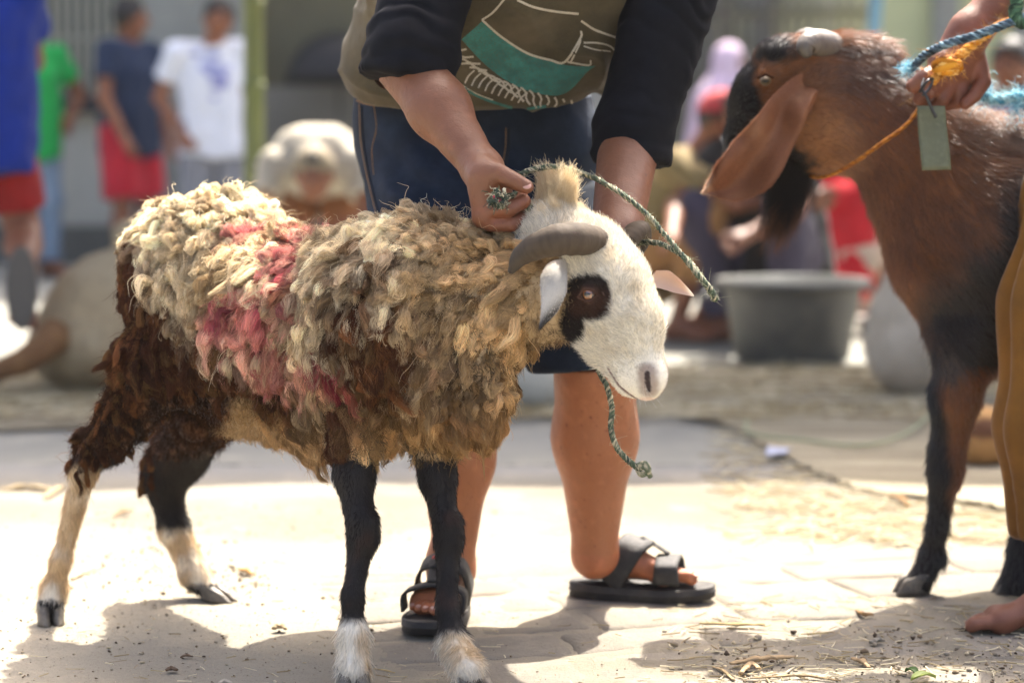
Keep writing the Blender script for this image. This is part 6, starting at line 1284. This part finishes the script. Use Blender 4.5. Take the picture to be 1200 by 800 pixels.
# worn paving slabs, each its own piece, dust in the joints
slab_m = mat('slab_stone', lin('857e72'), .93, spec=.2, bump=[(18, .6, .006), (140, .9, .0035), (600, .9, .0015)], var=[(2.2, lin('6e675c'), .4, .7), (9, lin('989080'), .5, .8), (300, lin('5a544a'), .58, .70), (700, lin('a39a88'), .6, .7)])
g = np.random.default_rng(4); y = SL['y0'] + .005; row = 0; meshes = []
def slab_mesh(w, d, seed):
    gg = np.random.default_rng(seed); nx, ny = max(5, int(w / .02)), max(5, int(d / .02)); XX, YY = np.meshgrid(np.linspace(-w / 2, w / 2, nx), np.linspace(-d / 2, d / 2, ny), indexing='ij'); p = np.stack([XX.ravel(), YY.ravel(), np.zeros(nx * ny)], 1)
    e = np.minimum.reduce([w / 2 - np.abs(p[:, 0]), d / 2 - np.abs(p[:, 1])]); s_ = p + A(seed * 3.1, seed * 1.7, 0); p[:, 2] = .0022 * fbm(s_, 7, seed) + .0012 * fbm(s_, 25, seed) - .0035 * (1 - sstep(0, .016, e + .008 * fbm(s_, 30, 3)))
    edge_ = e < 1e-6; p[edge_, :2] += .003 * np.stack([fbm(s_, 22, 5), fbm(s_, 22, 6)], 1)[edge_]
    ii = np.arange(nx * ny).reshape(nx, ny); q = np.stack([ii[:-1, :-1], ii[1:, :-1], ii[1:, 1:], ii[:-1, 1:]], -1).reshape(-1, 4)
    ed = np.concatenate([ii[:-1, 0], ii[-1, :-1], ii[:0:-1, -1], ii[0, :0:-1]]); lo_ = p[ed] - A(0, 0, .03); b_ = len(p) + np.arange(len(ed)); n_ = len(ed)
    q2 = np.array([(ed[k], b_[k], b_[(k + 1) % n_], ed[(k + 1) % n_]) for k in range(n_)]); return np.vstack([p, lo_]), np.vstack([q, q2])
rows = [.19, .17, .20, .18, .17, .19, .18, .15]
for d in rows:
    x = SL['x0'] + .004
    while x < SL['x1'] - .03:
        w_ = min(g.uniform(.24, .46), SL['x1'] - .004 - x); w_ = SL['x1'] - .004 - x if SL['x1'] - x - w_ < .12 else w_
        v, q = slab_mesh(w_ - .005, d - .005, int(g.integers(1, 999))); wp = v + A(x + w_ / 2, y + d / 2, 0); wp[:, 2] = 0; v[:, 0] += .035 * fbm(wp, 2.3, 71) + .006 * fbm(wp, 11, 75); v[:, 1] += .035 * fbm(wp, 2.3, 73) + .006 * fbm(wp, 11, 77); v = rot_slab(v + A(x + w_ / 2, y + d / 2, 0)) - A(x + w_ / 2, y + d / 2, 0); me = mkmesh('slab', v, q, slab_m, g0); me.location = (x + w_ / 2, y + d / 2, -.0008 + g.normal(0, .0008)); x += w_
    y += d
jt = grid_sheet(SL['x0'] - .03, SL['x1'] + .03, SL['y0'] - .03, SL['y1'] + .03, .012, lambda p: -.0034 + .0022 * fbm(p, 18, 3) + .0045 * sstep(-.1, .45, fbm(p, 4, 9)), 'joint_dust', gr_m, ground_colour, g0, post_=rot_slab); jt['kind'] = 'stuff'
# straw matting further back, its edge crossing the yard
def mat_mask(p):
    x, y = proj(np.column_stack([p[:, 0], p[:, 1], np.zeros(len(p))])); n = fbm(p, 3, 5) * 5
    low = np.interp(x, [-400, 0, 700, 790, 850, 900, 950, 1000, 1300, 1900], [508, 508, 492, 488, 505, 530, 556, 575, 620, 660]); return (y < low + n) & (y > 432 + n * .5)
straw_m = mat('straw_mat', attr=True, rough=.9, spec=.2, bump=[(30, .8, .01, (1, 4, 1)), (220, .7, .004, (1, 5, 1))], var=[(40, lin('857a62'), .5, .75, (1, 5, 1)), (160, lin('b8ad92'), .55, .75, (1, 6, 1))])
def straw_col(p): return mixc(mixc(np.tile(lin('9f957f'), (len(p), 1)), lin('8a816c'), sstep(-.3, .5, fbm(p * A(1, 3, 1), 2, 4))), lin('bdb296'), sstep(0, .5, fbm(p * A(.5, 3, 1), 6, 14)) * .6)
o = grid_sheet(-3.4, 4.4, 5.0, 9.05, .022, lambda p: .006 + .006 * (1 + fbm(p * A(.4, 1.6, 1), 3.2, 4)) + .03 * np.exp(-((p[:, 1] - 7.55 - .12 * np.sin(p[:, 0] * 1.3)) / .035) ** 2) * (p[:, 0] > .1), 'straw_mat', straw_m, straw_col, mask=mat_mask); tag(o, 'rumpled beige straw matting spread over the middle of the yard', 'mat')
# loose straw lengths
g = np.random.default_rng(9)
def litter(n, samp, Lr, rr, cols, name, label=None, zoff=.003, S=4):
    p = samp(n); a = g.uniform(0, 6.283, n); L = g.uniform(*Lr, n); d = np.stack([np.cos(a), np.sin(a), g.normal(0, .03, n)], 1); tt = np.linspace(-.5, .5, S); bend = g.normal(0, .12, (n, 3)) * A(1, 1, .1)
    pos = p[:, None] + d[:, None] * (L[:, None] * tt)[..., None] + (bend * L[:, None])[:, None] * (tt ** 2)[None, :, None]; pos[:, :, 2] = np.maximum(pos[:, :, 2], .002)
    cc = np.array([cols[i] for i in g.integers(0, len(cols), n)]); o = curves(name, pos, (g.uniform(*rr, n)[:, None] * np.ones(S)), cc, mat('straw_strand', attr=True, rough=.7, trans=.15), None); 
    if label: o['label'] = label
    return o
def samp_px(x0, x1, y0, y1, z=.004):
    def f(n): 
        q = np.array([G(g.uniform(x0, x1), g.uniform(y0, y1)) for _ in range(n)]); q[:, 2] = z; return q
    return f
STC = [lin('bfb190'), lin('a09068'), lin('cfc2a0'), lin('877654')]
litter(2600, samp_px(-50, 1300, 435, 500, .03), (.05, .22), (.0012, .003), STC, 'straw_litter'); litter(900, samp_px(840, 1300, 500, 640, .006), (.04, .2), (.001, .0022), STC, 'straw_litter')
litter(420, samp_px(780, 1220, 700, 812, .004), (.012, .055), (.0005, .0013), STC, 'straw_litter'); litter(260, samp_px(40, 780, 600, 812, .004), (.008, .035), (.0004, .001), STC, 'straw_litter')
# crumbs of soil and dung, wood chips
def crumbs(n, samp, size, col, name, mt, seed):
    gg = np.random.default_rng(seed); p = samp(n); ico = [(0, 0, 1), (.89, 0, .45), (.28, .85, .45), (-.72, .53, .45), (-.72, -.53, .45), (.28, -.85, .45), (.72, .53, -.45), (-.28, .85, -.45), (-.89, 0, -.45), (-.28, -.85, -.45), (.72, -.53, -.45), (0, 0, -1)]
    f = [(0, 1, 2), (0, 2, 3), (0, 3, 4), (0, 4, 5), (0, 5, 1), (1, 6, 2), (2, 7, 3), (3, 8, 4), (4, 9, 5), (5, 10, 1), (2, 6, 7), (3, 7, 8), (4, 8, 9), (5, 9, 10), (1, 10, 6), (11, 7, 6), (11, 8, 7), (11, 9, 8), (11, 10, 9), (11, 6, 10)]
    ico, f = np.array(ico), np.array(f); s_ = gg.exponential(1, n) * size + size * .3; s_ = np.minimum(s_, size * 5); V = ico[None] * (s_[:, None, None] * gg.uniform(.5, 1.3, (n, 12, 1))) * gg.uniform(.5, 1.3, (n, 1, 3)) * A(1.2, 1.2, .7) + p[:, None]
    F = (f[None] + (np.arange(n) * 12)[:, None, None]).reshape(-1, 3); cc = np.repeat(np.array(col)[gg.integers(0, len(col), n)] * gg.uniform(.7, 1.2, (n, 1)), 12, 0)
    o = mkmesh(name, V.reshape(-1, 3), F, mt, None, False, col=cc); o['kind'] = 'stuff'; return o
crumb_m = mat('crumb', attr=True, rough=.95, spec=.1)
CR = [lin('8a8070'), lin('6f604c'), lin('a99c84'), lin('4c4034'), lin('b8a888'), lin('968a76')]
crumbs(3000, samp_px(-40, 470, 590, 815, .0008), .0008, CR, 'gravel', crumb_m, 1); crumbs(1100, samp_px(470, 1240, 600, 815, .0005), .0007, CR, 'gravel', crumb_m, 2)
crumbs(700, samp_px(1000, 1240, 735, 812, .001), .0017, CR, 'gravel', crumb_m, 3)
def cl_samp(cx, cy, r_):
    def f(n): 
        a, b = g.normal(0, r_, n), g.normal(0, r_ * .6, n); q = np.array([G(cx + u, cy + v) for u, v in zip(a, b)]); q[:, 2] = .002; return q
    return f
crumbs(420, cl_samp(190, 660, 45), .0014, CR, 'gravel', crumb_m, 5); crumbs(200, cl_samp(290, 680, 22), .0013, CR, 'gravel', crumb_m, 6); crumbs(500, cl_samp(880, 790, 40), .0015, CR, 'gravel', crumb_m, 7)
# named bits lying about
def bit(pts, rad, name, label, cat, col, flat=.5, seed=1, grp=None):
    q = [G(x, y) + A(0, 0, z) for x, y, z in pts]; V, F = tube(spline(q, 22), np.interp(np.linspace(0, 1, 22), np.linspace(0, 1, len(rad)), rad) * (.85 + .3 * vnoise(np.arange(22)[:, None] * A(.7, .3, .1), 1, seed)), 7, flat=.55)
    V = V + np.stack([fbm(V, 60, seed), fbm(V, 60, seed + 1), fbm(V, 90, seed + 2)], 1) * max(rad) * .35; V[:, 2] = np.maximum(V[:, 2] , .0008); o = mkmesh(name, V, F, mat('bit_' + name, col, .85, bump=[(140, 1, .003, (.3, 1, 1))], var=[(90, col * .5, .4, .7, (.3, 1, 1))])); return tag(o, label, cat, grp)
bit([(820, 734, .006), (850, 735, .007), (897, 735, .006)], [.0045, .0065, .007, .004], 'twig', 'pale split twig lying by the sandal toe', 'twig', lin('a8905c'))
bit([(856, 785, .012), (895, 781, .015), (932, 777, .012)], [.006, .009, .008, .004], 'wood_chip', 'thick pale wood piece between the two shadows at the bottom edge', 'wood chip', lin('a48a64'), seed=2)
bit([(868, 795, .01), (880, 786, .013), (890, 790, .01)], [.005, .009, .005], 'wood_chip', 'stubby wood chip beside the thick pale piece', 'wood chip', lin('b09870'), seed=3)
bit([(835, 783, .004), (848, 790, .006), (860, 799, .004)], [.002, .004, .003], 'bark_strip', 'thin curled bark strip left of the wood pieces', 'bark', lin('a89066'), seed=4)
bit([(880, 797, .004), (940, 795, .006), (985, 800, .004)], [.003, .005, .003], 'stick', 'long thin stick along the bottom edge', 'stick', lin('947c56'), seed=5)
bit([(1000, 775, .005), (1010, 779, .008), (1018, 784, .004)], [.004, .008, .004], 'wood_chip', 'small brown chip in the goat shadow', 'wood chip', lin('7a6242'), seed=6)
bit([(1003, 717, .005), (1012, 723, .007), (1022, 722, .004)], [.004, .007, .004], 'dry_leaf', 'curled dry leaf on the sunlit ground left of the goat hoof', 'leaf', lin('8a6636'), seed=7)
bit([(946, 745, .003), (960, 744, .004), (978, 742, .003)], [.003, .004, .002], 'twig', 'tiny dark twig above the pale wood pieces', 'twig', lin('6e5836'), seed=8)
bit([(1020, 755, .004), (1026, 754, .008), (1034, 752, .004)], [.006, .010, .006], 'pebble', 'flat grey pebble at the edge of the goat shadow', 'pebble', lin('8c8474'), seed=9)
bit([(320, 740, .006), (328, 739, .010), (336, 740, .005)], [.007, .0115, .006], 'clod', 'pale brown clod alone on the sunlit ground', 'clod', lin('9c8662'), seed=10)
bit([(132, 608, .006), (145, 603, .01), (158, 600, .006)], [.002, .008, .003], 'dry_leaf', 'brown dry leaf between the two hind legs', 'leaf', lin('8a6642'), seed=11)
bit([(84, 680, .004), (100, 673, .006), (120, 667, .004)], [.004, .006, .003], 'husk_strip', 'pale husk strip beside the near hind hoof', 'husk', lin('b5a078'), seed=12)
bit([(255, 804, .004), (263, 801, .006), (272, 803, .004)], [.003, .006, .003], 'chip', 'pale stone chip in the sheep shadow', 'stone', lin('9c9484'), seed=13)
bit([(195, 788, .004), (200, 786, .006), (207, 788, .004)], [.004, .007, .004], 'dung_pellet', 'brown dung pellet in the sheep shadow', 'dung', lin('5c4630'), seed=14)
bit([(212, 772, .004), (219, 770, .005), (226, 771, .004)], [.003, .005, .003], 'dung_pellet', 'black dung pellet just above the brown one', 'dung', lin('2c241c'), seed=15)
bit([(280, 669, .005), (288, 673, .009), (298, 676, .005)], [.006, .009, .005], 'fallen_leaf', 'orange brown leaf scrap right of the far hind hoof', 'leaf', lin('9a7030'), seed=16)
bit([(438, 784, .002), (452, 787, .003), (463, 789, .002)], [.0015, .0025, .0012], 'straw_piece', 'single straw piece beside the near front hoof', 'straw', lin('b09a68'), seed=17)
bit([(0, 575, .006), (30, 574, .01), (62, 577, .008)], [.012, .014, .008], 'husk_strip', 'long pale husk strip at the left edge by the shade line', 'husk', lin('c0a878'), seed=18)
bit([(52, 585, .006), (62, 580, .01), (76, 572, .008)], [.006, .010, .006], 'husk_strip', 'short pale husk strip touching the long one', 'husk', lin('c8b48a'), seed=19)
bit([(1040, 583, .01), (1055, 590, .015), (1066, 597, .008)], [.004, .012, .004], 'dry_leaf', 'dark dry leaf left of the goat foreleg on the bright ground', 'leaf', lin('6a5238'), seed=20)
# green leaf and the scrap of white paper
def leaf(c, ang, L, w, col, label, tilt=.4):
    fw = A(math.cos(ang), math.sin(ang), 0); sd_ = A(-fw[1], fw[0], 0); V = []; F = []; n, K = 12, 7
    for sg in (1, -1):
        for i in range(n):
            t = i / (n - 1); ww = w * math.sin(math.pi * t ** .8) * .5 + .0003
            for j in range(K): u = j / (K - 1) * 2 - 1; V.append(c + fw * L * (t - .5) + sd_ * u * ww + A(0, 0, .004 + .012 * u * u * tilt + .008 * math.sin(t * 3) + sg * .0003))
    m_ = n * K; id_ = lambda i, j, k: k * m_ + i * K + j
    for i in range(n - 1):
        for j in range(K - 1): F += [(id_(i, j, 0), id_(i + 1, j, 0), id_(i + 1, j + 1, 0), id_(i, j + 1, 0)), (id_(i, j, 1), id_(i, j + 1, 1), id_(i + 1, j + 1, 1), id_(i + 1, j, 1))]
    o = mkmesh('green_leaf', V, F, mat('fresh_leaf_' + label[:6], col, .45, trans=.35)); return tag(o, label, 'leaf')
leaf(G(1082, 799), .3, .045, .024, lin('a8b860'), 'yellow green fresh leaf at the bottom edge under the goat'); leaf(G(1068, 793), 2.2, .03, .016, lin('5c7a3c'), 'darker small green leaf tucked behind the yellow green one')
sheet([G(897, 541) + A(0, 0, .018), G(922, 541) + A(0, 0, .02), G(926, 534) + A(0, 0, .026), G(900, 532) + A(0, 0, .026)], .0008, 'paper_scrap', mat('white_paper', lin('a6aabc'), .8), bend=.006)
tag(bpy.data.objects['paper_scrap'], 'crumpled white paper scrap at the edge of the straw matting', 'paper')
V, F = tube(spline([G(875, 505) + A(0, 0, .03), G(880, 520) + A(0, 0, .03), G(940, 528) + A(0, 0, .03), G(1010, 534) + A(0, 0, .03), G(1060, 520) + A(0, 0, .03), G(1100, 492) + A(0, 0, .03), G(1150, 478) + A(0, 0, .03)], 60), .005, 8); o = mkmesh('green_hose', V, F, mat('green_cord', lin('8d9472'), .7)); tag(o, 'thin pale green hose curving over the straw matting', 'hose')
# pale basins and a bucket added as bright blurred highlights by the crouching people
for i, (x, y, Yc, r0, hh, col, lab) in enumerate([(1030, 385, 10.4, .11, .07, 'd8cfc4', 'added pale cream basin standing in for a highlight right of the tub'), (830, 385, 10.6, .09, .06, 'cfc0b0', 'added small pale basin standing in for a highlight left of the tub'), (1012, 350, 11.3, .12, .22, 'd2b8ae', 'added pinkish plastic bucket standing in for a highlight behind the cream basin')]):
    c = P(x, y, Yc) * A(1, 1, 0); V, F = lathe([(.001, .004), (r0 * .75, .004), (r0, hh), (r0 * 1.06, hh + .004), (r0 * .97, hh), (r0 * .72, .012), (.001, .012)], 28, c); o = mkmesh('basin' if i < 2 else 'bucket', V, F, mat('pale_plastic%s' % 'abc'[i], lin(col), .3)); tag(o, lab, 'basin' if i < 2 else 'bucket')
# ------------------------------------------------------------------ dusty air over the yard
hz = bpy.data.materials.new('dusty_air'); hz.use_nodes = True; hn = hz.node_tree; hn.nodes.remove(hn.nodes['Principled BSDF'])
pv = hn.nodes.new('ShaderNodeVolumePrincipled'); pv.inputs['Color'].default_value = (.95, .93, .88, 1); pv.inputs['Density'].default_value = .0006
hn.links.new(pv.outputs[0], hn.nodes['Material Output'].inputs['Volume'])
V, F = box((0, 28, 3.2), (82, 68, 8.4)); hb = mkmesh('haze', V, F, hz, None, False); hb['kind'] = 'stuff'
